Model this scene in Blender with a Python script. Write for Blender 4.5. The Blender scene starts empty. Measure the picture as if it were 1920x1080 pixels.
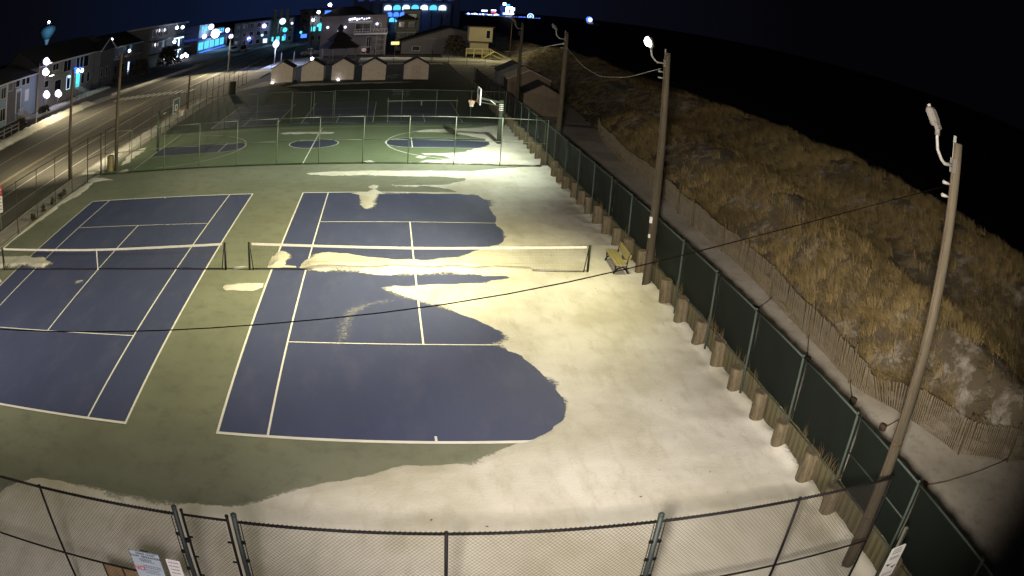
import bpy, math, random
import numpy as np
from mathutils import Matrix, Vector
random.seed(7); rng = np.random.default_rng(11)
SC = bpy.context.scene
COL = SC.collection
PI = math.pi

# ------------------------------------------------------------------ camera (wide security-camera lens with barrel curve)
cd = bpy.data.cameras.new('camera'); cam = bpy.data.objects.new('camera', cd); COL.objects.link(cam)
CAM = (4.1988, -27.7474, 9.7938)
RM = ((0.9866345, -0.1485398, 0.0669952), (-0.0104404, 0.3526718, 0.9356888), (0.1626144, 0.9238823, -0.3464074))
cam.matrix_world = Matrix(((RM[0][0], RM[1][0], -RM[2][0], CAM[0]), (RM[0][1], RM[1][1], -RM[2][1], CAM[1]),
                           (RM[0][2], RM[1][2], -RM[2][2], CAM[2]), (0, 0, 0, 1)))
cd.type = 'PANO'; cd.panorama_type = 'FISHEYE_LENS_POLYNOMIAL'
cd.sensor_width = 36; cd.sensor_fit = 'HORIZONTAL'; cd.fisheye_fov = math.radians(160)
_s = 1920 / 36 / 1500
cd.fisheye_polynomial_k0 = 0
cd.fisheye_polynomial_k1 = -0.97754 * _s
cd.fisheye_polynomial_k2 = 0
cd.fisheye_polynomial_k3 = -0.37551 * _s ** 3
cd.fisheye_polynomial_k4 = -0.11402 * _s ** 4
cd.clip_start = .05; cd.clip_end = 6000
SC.camera = cam

# ------------------------------------------------------------------ night sky: nearly black, faint blue glow over the town
W = bpy.data.worlds.new('World'); SC.world = W; W.use_nodes = True
nt = W.node_tree; nt.nodes.clear()
wo = nt.nodes.new('ShaderNodeOutputWorld'); bg = nt.nodes.new('ShaderNodeBackground')
tc = nt.nodes.new('ShaderNodeTexCoord')
dp = nt.nodes.new('ShaderNodeVectorMath'); dp.operation = 'DOT_PRODUCT'
gd = Vector((-.12, 1, .03)).normalized(); dp.inputs[1].default_value = gd
cr = nt.nodes.new('ShaderNodeValToRGB')
els = cr.color_ramp.elements
els[0].position = 0.0; els[0].color = (.0007, .0007, .0011, 1)
els[1].position = 1.0; els[1].color = (.0045, .0095, .034, 1)
for pp, c in ((.80, (.0013, .0013, .0021, 1)), (.92, (.0026, .0029, .0058, 1)), (.985, (.0030, .0058, .018, 1))):
    e = els.new(pp); e.color = c
nt.links.new(tc.outputs['Generated'], dp.inputs[0]); nt.links.new(dp.outputs['Value'], cr.inputs[0])
nt.links.new(cr.outputs[0], bg.inputs[0]); nt.links.new(bg.outputs[0], wo.inputs[0]); bg.inputs[1].default_value = 1.0

# ------------------------------------------------------------------ exposure
SC.view_settings.view_transform = 'Standard'; SC.view_settings.look = 'None'
SC.view_settings.exposure = 0.0; SC.view_settings.gamma = 1.0; SC.view_settings.use_curve_mapping = False
SC.cycles.use_denoising = True
SC.cycles.max_bounces = 5; SC.cycles.diffuse_bounces = 2; SC.cycles.glossy_bounces = 2
SC.cycles.transparent_max_bounces = 12
SC.cycles.sample_clamp_indirect = 3.0

# ------------------------------------------------------------------ lamps that light the courts (some sit in heads built below, the unseen floods in none)
def spot(name, loc, aim, power, col, size=120, blend=1.0, radius=.15):
    l = bpy.data.lights.new(name, 'SPOT'); l.energy = power; l.color = col
    l.spot_size = math.radians(size); l.spot_blend = blend; l.shadow_soft_size = radius
    o = bpy.data.objects.new(name, l); COL.objects.link(o); o.location = loc
    o.rotation_euler = (Vector(aim) - Vector(loc)).to_track_quat('-Z', 'Y').to_euler()
    return o
def point(name, loc, power, col, radius=.12):
    l = bpy.data.lights.new(name, 'POINT'); l.energy = power; l.color = col; l.shadow_soft_size = radius
    o = bpy.data.objects.new(name, l); COL.objects.link(o); o.location = loc
    return o
WARM = (1.0, .90, .50); PINK = (1.0, .88, .74); GREEN = (.93, 1.0, .78); SODIUM = (1.0, .85, .56)
def flood(loc, aim, power, col, size, spill):
    spot('flood_light_beam', loc, aim, power, col, size, 1.0, .12)
    spot('flood_light_spill', loc, (loc[0] - 9, loc[1], 0), spill, col, 128, .8, .12)
flood((12.55, -1.50, 9.0), (-13.5, 3.5, 0), 24500, WARM, 112, 4600)
flood((12.7, 17.9, 8.9), (-3.0, 29.0, 0), 14000, GREEN, 136, 6000)
flood((12.35, -18.0, 9.05), (-2.5, -9.0, 0), 1050, PINK, 120, 250)
spot('flood_light_beam', (3.45, -28.5, 9.6), (17.0, 4.0, 3.2), 31500, PINK, 82, 1.0, .42)
spot('flood_light_beam', (3.45, -28.6, 9.4), (-3.5, -16.5, 0), 5600, (1.0, .87, .82), 92, 1.0, .6)  # unseen second flood, added to lift the signs and near snow
spot('flood_light_beam', (-16.4, -17.9, 8.6), (-10.5, 10.0, 0), 9500, PINK, 120, 1.0, .12)
spot('road_light_beam', (-21.6, 19.4, 7.9), (-26.5, 34, 0), 12000, SODIUM, 150, 1.0, .15)  # lamp added on the utility pole to warm the road
spot('road_light_beam', (-26.6, 101, 7.4), (-28.0, 94, 0), 14000, SODIUM, 150, 1.0, .15)
spot('road_light_beam', (-42.4, 57, 8.0), (-36, 58, 0), 9000, SODIUM, 150, 1.0, .15)

# ------------------------------------------------------------------ materials
def mat(name, col, rough=.8, var=.15, scale=6.0, col2=None, spec=.3, metal=0, bump=0, bscale=None, stretch=(1, 1, 1), detail=5):
    m = bpy.data.materials.new(name); m.use_nodes = True
    n = m.node_tree; b = n.nodes['Principled BSDF']
    b.inputs['Roughness'].default_value = rough; b.inputs['Metallic'].default_value = metal
    b.inputs['Specular IOR Level'].default_value = spec
    t = n.nodes.new('ShaderNodeTexCoord'); mp = n.nodes.new('ShaderNodeMapping'); mp.inputs['Scale'].default_value = stretch
    no = n.nodes.new('ShaderNodeTexNoise'); no.inputs['Scale'].default_value = scale; no.inputs['Detail'].default_value = detail
    r = n.nodes.new('ShaderNodeValToRGB'); r.color_ramp.elements[0].position = .3; r.color_ramp.elements[1].position = .7
    c2 = col2 or tuple(min(1, c * (1 + var)) for c in col); c1 = col if col2 else tuple(c * (1 - var) for c in col)
    r.color_ramp.elements[0].color = (*c1, 1); r.color_ramp.elements[1].color = (*c2, 1)
    n.links.new(t.outputs['Object'], mp.inputs[0]); n.links.new(mp.outputs[0], no.inputs['Vector'])
    n.links.new(no.outputs['Fac'], r.inputs[0]); n.links.new(r.outputs[0], b.inputs['Base Color'])
    if bump:
        n2 = n.nodes.new('ShaderNodeTexNoise'); n2.inputs['Scale'].default_value = bscale or scale * 4; n2.inputs['Detail'].default_value = 6
        bu = n.nodes.new('ShaderNodeBump'); bu.inputs['Strength'].default_value = bump; bu.inputs['Distance'].default_value = .02
        n.links.new(mp.outputs[0], n2.inputs['Vector']); n.links.new(n2.outputs['Fac'], bu.inputs['Height']); n.links.new(bu.outputs[0], b.inputs['Normal'])
    return m
def emis(name, col, s):
    m = bpy.data.materials.new(name); m.use_nodes = True; n = m.node_tree; n.nodes.clear()
    e = n.nodes.new('ShaderNodeEmission'); o = n.nodes.new('ShaderNodeOutputMaterial')
    e.inputs[0].default_value = (*col, 1); e.inputs[1].default_value = s; n.links.new(e.outputs[0], o.inputs[0])
    m.cycles.emission_sampling = 'NONE'
    return m
def two_scale(name, cA, cB, cC, s1, s2, rough, stretch=(1, 1, 1), lo=.35, hi=.65, bump=0, amt=.35, spec=.3):
    """large blotches A-B with finer C speckle"""
    m = bpy.data.materials.new(name); m.use_nodes = True; n = m.node_tree; b = n.nodes['Principled BSDF']
    b.inputs['Roughness'].default_value = rough; b.inputs['Specular IOR Level'].default_value = spec
    t = n.nodes.new('ShaderNodeTexCoord'); mp = n.nodes.new('ShaderNodeMapping'); mp.inputs['Scale'].default_value = stretch
    n.links.new(t.outputs['Object'], mp.inputs[0])
    a = n.nodes.new('ShaderNodeTexNoise'); a.inputs['Scale'].default_value = s1; a.inputs['Detail'].default_value = 7; a.inputs['Roughness'].default_value = .62
    c = n.nodes.new('ShaderNodeTexNoise'); c.inputs['Scale'].default_value = s2; c.inputs['Detail'].default_value = 6; c.inputs['Roughness'].default_value = .7
    for q in (a, c): n.links.new(mp.outputs[0], q.inputs['Vector'])
    ra = n.nodes.new('ShaderNodeValToRGB'); ra.color_ramp.elements[0].position = lo; ra.color_ramp.elements[1].position = hi
    ra.color_ramp.elements[0].color = (*cA, 1); ra.color_ramp.elements[1].color = (*cB, 1)
    rc = n.nodes.new('ShaderNodeValToRGB'); rc.color_ramp.elements[0].position = .50; rc.color_ramp.elements[1].position = .68
    rc.color_ramp.elements[0].color = (0, 0, 0, 1); rc.color_ramp.elements[1].color = (amt, amt, amt, 1)
    mx = n.nodes.new('ShaderNodeMix'); mx.data_type = 'RGBA'
    n.links.new(a.outputs['Fac'], ra.inputs[0]); n.links.new(c.outputs['Fac'], rc.inputs[0])
    n.links.new(rc.outputs[0], mx.inputs['Factor']); n.links.new(ra.outputs[0], mx.inputs['A']); mx.inputs['B'].default_value = (*cC, 1)
    n.links.new(mx.outputs['Result'], b.inputs['Base Color'])
    if bump:
        bu = n.nodes.new('ShaderNodeBump'); bu.inputs['Strength'].default_value = bump; bu.inputs['Distance'].default_value = .03
        n.links.new(c.outputs['Fac'], bu.inputs['Height']); n.links.new(bu.outputs[0], b.inputs['Normal'])
    return m

M = {}
M['olive'] = two_scale('olive_court_paint', (.158, .170, .128), (.215, .229, .172), (.12, .128, .10), .16, 1.5, .68, amt=.6)
M['green'] = two_scale('green_court_paint', (.115, .150, .085), (.140, .178, .102), (.09, .12, .07), .16, 1.7, .72, amt=.5)
M['blue'] = two_scale('blue_court_paint', (.052, .064, .140), (.065, .078, .163), (.09, .10, .175), .22, 1.1, .62, stretch=(1, .4, 1), amt=.5)
M['navy'] = two_scale('navy_court_paint', (.040, .050, .085), (.052, .064, .105), (.06, .07, .11), .3, 1.5, .7)
M['line'] = mat('line_paint', (.74, .74, .70), .7, .06, 3)
M['dline'] = mat('worn_line_paint', (.55, .55, .50), .75, .2, 3)
M['asphalt'] = two_scale('asphalt', (.085, .080, .070), (.125, .118, .10), (.16, .15, .125), .12, 1.2, .85, stretch=(1, .12, 1), amt=.5)
M['yline'] = mat('yellow_line_paint', (.42, .37, .24), .8, .2, 2)
M['kerb'] = mat('concrete', (.26, .25, .23), .85, .18, 1.5)
M['ground'] = two_scale('dark_ground', (.06, .056, .05), (.09, .085, .075), (.14, .13, .12), .08, .7, .95)
M['walk'] = two_scale('snow_dusted_walk', (.30, .28, .245), (.42, .40, .36), (.2, .185, .16), .5, 4, .9, amt=.6, bump=.3)
M['pile'] = two_scale('weathered_pile_wood', (.095, .077, .048), (.21, .175, .115), (.035, .028, .018), 1.8, 7, .95, stretch=(3, 3, .4), bump=1.0, amt=.9)
M['plank'] = two_scale('bulkhead_plank_wood', (.06, .052, .030), (.15, .135, .075), (.022, .02, .012), 1.2, 7, .9, stretch=(2, 3, .35), bump=.6, amt=.7)
M['pole'] = two_scale('utility_pole_wood', (.052, .044, .030), (.098, .083, .057), (.028, .024, .017), 1.3, 7, .88, stretch=(3, 3, .25), bump=.5, amt=.6)
M['darkpole'] = mat('dark_pole_wood', (.075, .056, .038), .9, .3, 3, stretch=(3, 3, .3))
M['steel'] = mat('galvanised_steel', (.14, .155, .12), .6, .12, 8, metal=.2, spec=.3)
M['green_pipe'] = mat('green_vinyl_pipe', (.055, .075, .065), .6, .12, 6, spec=.2)
M['dim_pipe'] = mat('dull_green_pipe', (.06, .075, .06), .7, .15, 6, spec=.2)
M['blackpipe'] = mat('black_vinyl_pipe', (.006, .0055, .007), .6, .3, 6, spec=.1)
M['gatepost'] = mat('dark_green_gate_post', (.020, .028, .028), .5, .2, 6, spec=.2)
M['brownpipe'] = mat('dark_brown_fence_pipe', (.030, .022, .016), .7, .3, 6)
M['wire'] = mat('fence_wire', (.035, .030, .028), .7, .15, 20, spec=.1)
M['fwire'] = mat('far_fence_wire', (.10, .12, .10), .6, .15, 20)
M['bwire'] = mat('brown_fence_wire', (.03, .024, .018), .7, .15, 20)
M['netcord'] = mat('net_cord', (.02, .02, .02), .8, .2, 10)
M['band'] = mat('net_band_canvas', (.78, .76, .68), .8, .05, 4)
M['black'] = mat('black_metal', (.012, .012, .012), .55, .2, 6)
M['bench'] = two_scale('yellowish_bench_plastic', (.33, .285, .12), (.42, .36, .15), (.26, .22, .09), 1.5, 9, .7)
M['lamp'] = mat('lamp_housing_paint', (.12, .113, .105), .6, .08, 5)
M['conduit'] = mat('pale_conduit', (.24, .235, .22), .55, .08, 5)
M['cable'] = mat('black_cable', (.003, .0025, .002), .95, .2, 5, spec=.0)
M['pcable'] = mat('pale_cable', (.5, .5, .46), .7, .1, 5)
M['white'] = mat('white_paint', (.72, .72, .70), .6, .06, 3)
M['shed'] = mat('beige_shed_siding', (.56, .47, .41), .7, .07, 2)
M['sheddoor'] = mat('tan_shed_door', (.52, .40, .34), .7, .07, 2)
M['shingle'] = mat('dark_shingle', (.028, .027, .030), .9, .3, 4)
M['brown_shed'] = mat('brown_barn_siding', (.19, .145, .11), .8, .1, 2)
M['slat'] = two_scale('weathered_slat_wood', (.19, .16, .11), (.29, .25, .18), (.17, .15, .12), 2, 10, .9)
M['rope'] = mat('rope', (.12, .10, .075), .9, .2, 8)
M['ply'] = mat('plywood', (.24, .165, .09), .8, .18, 3, stretch=(4, 1, 1))
M['sign_w'] = mat('white_sign_face', (.66, .66, .66), .5, .04, 2)
M['sign_b'] = mat('pale_blue_sign_face', (.36, .44, .52), .5, .05, 2)
M['ink'] = mat('dark_print', (.05, .055, .08), .6, .1, 5)
M['red'] = mat('red_print', (.45, .05, .06), .6, .1, 5)
M['pinkink'] = mat('purple_print', (.28, .22, .30), .6, .1, 5)
M['rim'] = mat('orange_rim_steel', (.50, .16, .10), .5, .1, 5)
M['nylon'] = mat('net_nylon', (.55, .48, .40), .8, .1, 5)
M['pad'] = mat('dark_post_pad', (.045, .055, .042), .7, .2, 4)
M['bin'] = mat('wooden_bin_slats', (.22, .18, .09), .8, .2, 4)
M['darkbin'] = mat('dark_bin', (.03, .02, .016), .7, .2, 4)
M['glass'] = mat('dark_window_glass', (.012, .013, .018), .12, .2, 2, spec=.5)
M['trim'] = mat('white_trim', (.55, .55, .55), .65, .06, 2)
M['grey_siding'] = mat('grey_siding', (.17, .175, .19), .75, .08, 1.0)
M['blue_siding'] = mat('blue_grey_siding', (.24, .31, .36), .75, .06, 1.0)
M['tan_siding'] = mat('tan_siding', (.19, .175, .16), .75, .08, 1.0)
M['dark_siding'] = mat('dark_siding', (.12, .11, .11), .8, .1, 1.0)
M['pinkgrey'] = mat('pinkish_stucco', (.15, .13, .135), .8, .07, .8)
M['yellow_siding'] = mat('yellowish_siding', (.40, .34, .22), .8, .06, .8)
M['hedge'] = mat('bare_shrub_twigs', (.045, .038, .026), .9, .4, 6)
M['tire'] = mat('tyre_rubber', (.012, .012, .012), .85, .2, 8)
M['cardark'] = mat('dark_car_paint', (.02, .022, .03), .25, .1, 2, spec=.5)
M['carwhite'] = mat('pale_car_paint', (.55, .57, .60), .3, .04, 2, spec=.5)
M['wood_rail'] = mat('treated_rail_wood', (.46, .40, .17), .8, .12, 3)
E_ = lambda k, c, s: M.__setitem__(k, emis(k, c, s))
E_('glow_white', (.92, .92, 1.0), 14); E_('glow_lens', (1.0, .97, .88), 26)
E_('glow_violet', (.50, .45, 1.0), 6); E_('glow_blue', (.05, .16, 1.0), 2.4); E_('glow_cyan', (.10, .58, 1.0), 1.5)
E_('glow_teal', (.08, .75, .85), 1.7); E_('glow_pale', (.55, .75, 1.0), 2.2); E_('glow_yellow', (.95, .85, .30), 1.3)
E_('glow_red', (1.0, .12, .25), .9); E_('glow_bluedim', (.05, .10, .55), .35); E_('glow_warm', (.8, .6, .5), .35)
E_('glow_porch', (.70, .72, 1.0), 3.0)

# windscreen fabric: dark green knit that lets a little through
m = mat('green_windscreen', (.0024, .0068, .0044), .85, .35, .7, bump=1.0, bscale=1.6, stretch=(1, 1.2, .5)); M['screen'] = m
n = m.node_tree; out = n.nodes['Material Output']; b = n.nodes['Principled BSDF']
tr = n.nodes.new('ShaderNodeBsdfTransparent'); mx = n.nodes.new('ShaderNodeMixShader'); mx.inputs[0].default_value = .05
n.links.new(b.outputs[0], mx.inputs[1]); n.links.new(tr.outputs[0], mx.inputs[2]); n.links.new(mx.outputs[0], out.inputs[0])

# snow: thin at the rim where the ground greys it, crusted and dirty in places
def snow_material():
    m = bpy.data.materials.new('old_snow'); m.use_nodes = True; n = m.node_tree; b = n.nodes['Principled BSDF']
    b.inputs['Roughness'].default_value = .85; b.inputs['Specular IOR Level'].default_value = .25
    t = n.nodes.new('ShaderNodeTexCoord'); sx = n.nodes.new('ShaderNodeSeparateXYZ'); n.links.new(t.outputs['Object'], sx.inputs[0])
    n1 = n.nodes.new('ShaderNodeTexNoise'); n1.inputs['Scale'].default_value = 2.6; n1.inputs['Detail'].default_value = 8; n1.inputs['Roughness'].default_value = .72
    n2 = n.nodes.new('ShaderNodeTexNoise'); n2.inputs['Scale'].default_value = .28; n2.inputs['Detail'].default_value = 6; n2.inputs['Roughness'].default_value = .6
    n3 = n.nodes.new('ShaderNodeTexNoise'); n3.inputs['Scale'].default_value = 14; n3.inputs['Detail'].default_value = 5
    mpg = n.nodes.new('ShaderNodeMapping'); mpg.inputs['Scale'].default_value = (.8, .26, 1); mpg.inputs['Rotation'].default_value = (0, 0, .25)
    n.links.new(t.outputs['Object'], mpg.inputs[0]); n.links.new(mpg.outputs[0], n1.inputs['Vector'])
    for q in (n2, n3): n.links.new(t.outputs['Object'], q.inputs['Vector'])
    r2 = n.nodes.new('ShaderNodeValToRGB'); r2.color_ramp.elements[0].position = .36; r2.color_ramp.elements[1].position = .6
    r2.color_ramp.elements[0].color = (.49, .47, .39, 1); r2.color_ramp.elements[1].color = (.68, .67, .62, 1)
    n.links.new(n2.outputs['Fac'], r2.inputs[0])
    # dirty streaks
    r1 = n.nodes.new('ShaderNodeValToRGB'); r1.color_ramp.elements[0].position = .50; r1.color_ramp.elements[1].position = .74
    r1.color_ramp.elements[0].color = (0, 0, 0, 1); r1.color_ramp.elements[1].color = (.55, .55, .55, 1)
    n.links.new(n1.outputs['Fac'], r1.inputs[0])
    mx = n.nodes.new('ShaderNodeMix'); mx.data_type = 'RGBA'; mx.inputs['B'].default_value = (.38, .355, .27, 1)
    n.links.new(r1.outputs[0], mx.inputs['Factor']); n.links.new(r2.outputs[0], mx.inputs['A'])
    # slush rim: low parts show the wet ground
    mr = n.nodes.new('ShaderNodeMapRange'); mr.inputs['From Min'].default_value = .000; mr.inputs['From Max'].default_value = .018
    ad = n.nodes.new('ShaderNodeMath'); ad.operation = 'MULTIPLY_ADD'; ad.inputs[1].default_value = .040; 
    n.links.new(n1.outputs['Fac'], ad.inputs[0]); 
    sb = n.nodes.new('ShaderNodeMath'); sb.operation = 'SUBTRACT'; sb.inputs[1].default_value = .019
    n.links.new(sx.outputs['Z'], sb.inputs[0]); n.links.new(sb.outputs[0], ad.inputs[2]); n.links.new(ad.outputs[0], mr.inputs['Value'])
    mx2 = n.nodes.new('ShaderNodeMix'); mx2.data_type = 'RGBA'; mx2.inputs['A'].default_value = (.30, .295, .25, 1)
    n.links.new(mr.outputs[0], mx2.inputs['Factor']); n.links.new(mx.outputs['Result'], mx2.inputs['B'])
    n.links.new(mx2.outputs['Result'], b.inputs['Base Color'])
    bu = n.nodes.new('ShaderNodeBump'); bu.inputs['Strength'].default_value = .35; bu.inputs['Distance'].default_value = .03
    n.links.new(n3.outputs['Fac'], bu.inputs['Height']); n.links.new(bu.outputs[0], b.inputs['Normal'])
    # thin cover at the rim: grains with gaps between, wide in some places and sharp in others
    at = n.nodes.new('ShaderNodeAttribute'); at.attribute_name = 'cover'
    n4 = n.nodes.new('ShaderNodeTexNoise'); n4.inputs['Scale'].default_value = 9; n4.inputs['Detail'].default_value = 9; n4.inputs['Roughness'].default_value = .8
    n5 = n.nodes.new('ShaderNodeTexNoise'); n5.inputs['Scale'].default_value = .55; n5.inputs['Detail'].default_value = 2
    for q in (n4, n5): n.links.new(t.outputs['Object'], q.inputs['Vector'])
    wd = n.nodes.new('ShaderNodeMapRange'); wd.inputs['From Min'].default_value = .45; wd.inputs['From Max'].default_value = .65; wd.inputs['To Min'].default_value = .05; wd.inputs['To Max'].default_value = .75
    n.links.new(n5.outputs['Fac'], wd.inputs['Value'])
    dv = n.nodes.new('ShaderNodeMath'); dv.operation = 'DIVIDE'; n.links.new(at.outputs['Fac'], dv.inputs[0]); n.links.new(wd.outputs[0], dv.inputs[1])
    ad2 = n.nodes.new('ShaderNodeMath'); ad2.operation = 'MULTIPLY_ADD'; ad2.inputs[1].default_value = 1.7
    ct = n.nodes.new('ShaderNodeMath'); ct.operation = 'SUBTRACT'; ct.inputs[1].default_value = .62; n.links.new(n4.outputs['Fac'], ct.inputs[0])
    n.links.new(ct.outputs[0], ad2.inputs[0]); n.links.new(dv.outputs[0], ad2.inputs[2])
    al = n.nodes.new('ShaderNodeMapRange'); al.inputs['From Min'].default_value = -.12; al.inputs['From Max'].default_value = .30; n.links.new(ad2.outputs[0], al.inputs['Value'])
    n.links.new(al.outputs[0], b.inputs['Alpha'])
    return m
def set_cover(me, v):
    a = me.attributes.new('cover', 'FLOAT', 'POINT'); a.data.foreach_set('value', np.asarray(v, dtype=np.float32).ravel())
M['snow'] = snow_material()
M['slush'] = snow_material(); M['slush'].name = 'thin_slush'
for nd in M['slush'].node_tree.nodes:
    if nd.type == 'MAP_RANGE' and abs(nd.inputs['To Max'].default_value - .75) < .01: nd.inputs['To Min'].default_value = .9; nd.inputs['To Max'].default_value = 1.4
    if nd.type == 'MAP_RANGE' and abs(nd.inputs['From Max'].default_value - .30) < .01: nd.inputs['To Max'].default_value = .42
M['unused_slush'] = two_scale('grey_slush', (.15, .15, .155), (.24, .24, .235), (.42, .41, .38), 2.0, 7, .8, amt=.6)
# dune sand with patches of snow
M['dune'] = two_scale('dune_sand', (.105, .085, .055), (.20, .165, .115), (.58, .54, .47), .35, .8, .95, lo=.3, hi=.7, amt=.9, bump=.5)
M['beach'] = two_scale('snowy_sand', (.46, .425, .36), (.60, .56, .49), (.27, .235, .18), .25, 2.5, .95, amt=.5, bump=.4)

# ------------------------------------------------------------------ mesh builder
class MB:
    def __init__(s): s.v = []; s.f = []; s.sm = []
    def quad(s, a, b, c, d):
        i = len(s.v); s.v += [a, b, c, d]; s.f.append((i, i + 1, i + 2, i + 3)); s.sm.append(False); return s
    def poly(s, pts):
        i = len(s.v); s.v += list(pts); s.f.append(tuple(range(i, i + len(pts)))); s.sm.append(False); return s
    def box(s, x0, y0, z0, x1, y1, z1):
        i = len(s.v)
        s.v += [(x0, y0, z0), (x1, y0, z0), (x1, y1, z0), (x0, y1, z0), (x0, y0, z1), (x1, y0, z1), (x1, y1, z1), (x0, y1, z1)]
        for f in ((3, 2, 1, 0), (4, 5, 6, 7), (0, 1, 5, 4), (1, 2, 6, 5), (2, 3, 7, 6), (3, 0, 4, 7)): s.f.append(tuple(i + k for k in f)); s.sm.append(False)
        return s
    def obox(s, c, u, v, w, hu, hv, hw):
        c = Vector(c); u = Vector(u).normalized() * hu; v = Vector(v).normalized() * hv; w = Vector(w).normalized() * hw
        i = len(s.v)
        for k in (-1, 1):
            for a, b in ((-1, -1), (1, -1), (1, 1), (-1, 1)): s.v.append(tuple(c + a * u + b * v + k * w))
        for f in ((3, 2, 1, 0), (4, 5, 6, 7), (0, 1, 5, 4), (1, 2, 6, 5), (2, 3, 7, 6), (3, 0, 4, 7)): s.f.append(tuple(i + k for k in f)); s.sm.append(False)
        return s
    def bar(s, p, q, w, h=None, up=(0, 0, 1)):
        p = Vector(p); q = Vector(q); d = q - p
        u = d.normalized(); a = u.cross(Vector(up))
        if a.length < 1e-4: a = u.cross(Vector((1, 0, 0)))
        a.normalize(); b = a.cross(u)
        return s.obox((p + q) / 2, u, a, b, d.length / 2, w / 2, (h or w) / 2)
    def tube(s, pts, r, n=8, cap=True):
        pts = [Vector(p) for p in pts]; rr = r if isinstance(r, (list, tuple)) else [r] * len(pts)
        ref = None; rings = []
        for k, p in enumerate(pts):
            d = (pts[min(k + 1, len(pts) - 1)] - pts[max(k - 1, 0)]).normalized()
            if ref is None:
                ref = d.cross(Vector((0, 0, 1)))
                if ref.length < .05: ref = d.cross(Vector((1, 0, 0)))
            a = (ref - d * ref.dot(d)).normalized(); ref = a; b = d.cross(a)
            i = len(s.v); rings.append(i)
            for j in range(n):
                t = 2 * PI * j / n; s.v.append(tuple(p + (a * math.cos(t) + b * math.sin(t)) * rr[k]))
        for k in range(len(rings) - 1):
            for j in range(n):
                s.f.append((rings[k] + j, rings[k] + (j + 1) % n, rings[k + 1] + (j + 1) % n, rings[k + 1] + j)); s.sm.append(n > 4)
        if cap:
            s.f.append(tuple(rings[0] + j for j in range(n - 1, -1, -1))); s.sm.append(False)
            s.f.append(tuple(rings[-1] + j for j in range(n))); s.sm.append(False)
        return s
    def lathe(s, prof, c=(0, 0, 0), n=16):
        return s.tube_rings([(c[0], c[1], c[2] + z) for r, z in prof], [r for r, z in prof], n)
    def tube_rings(s, pts, rr, n):
        rings = []
        for p, r in zip(pts, rr):
            i = len(s.v); rings.append(i)
            for j in range(n):
                t = 2 * PI * j / n; s.v.append((p[0] + r * math.cos(t), p[1] + r * math.sin(t), p[2]))
        for k in range(len(rings) - 1):
            for j in range(n):
                s.f.append((rings[k] + j, rings[k] + (j + 1) % n, rings[k + 1] + (j + 1) % n, rings[k + 1] + j)); s.sm.append(True)
        s.f.append(tuple(rings[0] + j for j in range(n - 1, -1, -1))); s.sm.append(False)
        s.f.append(tuple(rings[-1] + j for j in range(n))); s.sm.append(False)
        return s
    def ball(s, c, r, n=10, sq=1.0):
        prof = []
        k = max(5, n // 2)
        for i in range(k + 1):
            t = -PI / 2 + PI * i / k; prof.append((max(1e-3, r * math.cos(t)), r * sq * math.sin(t)))
        return s.lathe(prof, c, n)
    def prism(s, prof, y0, y1):
        """profile in x,z extruded along y"""
        i = len(s.v); n = len(prof)
        s.v += [(x, y0, z) for x, z in prof] + [(x, y1, z) for x, z in prof]
        s.f.append(tuple(range(i, i + n))); s.sm.append(False)
        s.f.append(tuple(range(i + 2 * n - 1, i + n - 1, -1))); s.sm.append(False)
        for j in range(n):
            k = (j + 1) % n; s.f.append((i + k, i + j, i + n + j, i + n + k)); s.sm.append(False)
        return s
    def mesh(s, name, material):
        me = bpy.data.meshes.new(name); me.from_pydata([tuple(p) for p in s.v], [], s.f)
        me.polygons.foreach_set('use_smooth', s.sm); me.update()
        if material: me.materials.append(material)
        return me
    def build(s, name, material, parent=None, loc=None, rotz=0, kind=None, label=None):
        return link(name, s.mesh(name, material), parent, loc, rotz, kind, label)

def link(name, data, parent=None, loc=None, rotz=0, kind=None, label=None):
    o = bpy.data.objects.new(name, data); COL.objects.link(o)
    if parent is not None: o.parent = parent
    if loc is not None: o.location = loc
    if rotz: o.rotation_euler = (0, 0, rotz)
    if kind: o['kind'] = kind
    if label: o['label'] = label
    return o
def tag(o, label, cat, group=None):
    o['label'] = label; o['category'] = cat
    if group: o['group'] = group
    return o
def thing(name, label, cat, loc=(0, 0, 0), rotz=0, group=None):
    o = bpy.data.objects.new(name, None); COL.objects.link(o); o.location = loc; o.rotation_euler = (0, 0, rotz)
    o.empty_display_size = .2
    return tag(o, label, cat, group)
def copy_tree(o, parent=None, loc=None, rotz=None, label=None):
    c = o.copy(); COL.objects.link(c)
    if parent is not None: c.parent = parent
    if loc is not None: c.location = loc
    if rotz is not None: c.rotation_euler = (0, 0, rotz)
    if label: c['label'] = label
    for ch in o.children: copy_tree(ch, c)
    return c
def struct(name, mb, m): return mb.build(name, m, kind='structure')

def wires(p0, p1, z0, z1, s, r):
    """woven diagonal wires filling the upright rectangle p0-p1, as thin three-sided rods"""
    p0 = Vector((*p0, 0)); p1 = Vector((*p1, 0)); L = (p1 - p0).length; u = (p1 - p0) / L; nrm = Vector((u.y, -u.x, 0)); H = z1 - z0
    mb = MB()
    def rod(a, b):
        A = p0 + u * a[0] + Vector((0, 0, z0 + a[1])); B = p0 + u * b[0] + Vector((0, 0, z0 + b[1]))
        d = (B - A).normalized(); e = d.cross(nrm)
        i = len(mb.v)
        for P in (A, B):
            for t in (0, 2.094, 4.189): mb.v.append(tuple(P + (nrm * math.cos(t) + e * math.sin(t)) * r))
        for j in range(3):
            k = (j + 1) % 3; mb.f.append((i + j, i + k, i + 3 + k, i + 3 + j)); mb.sm.append(False)
    t = -H + s / 2
    while t < L:
        a = max(t, 0); bb = min(t + H, L)
        if bb > a:
            rod((a, a - t), (bb, bb - t)); rod((a, H - (a - t)), (bb, H - (bb - t)))
        t += s
    return mb

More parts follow.
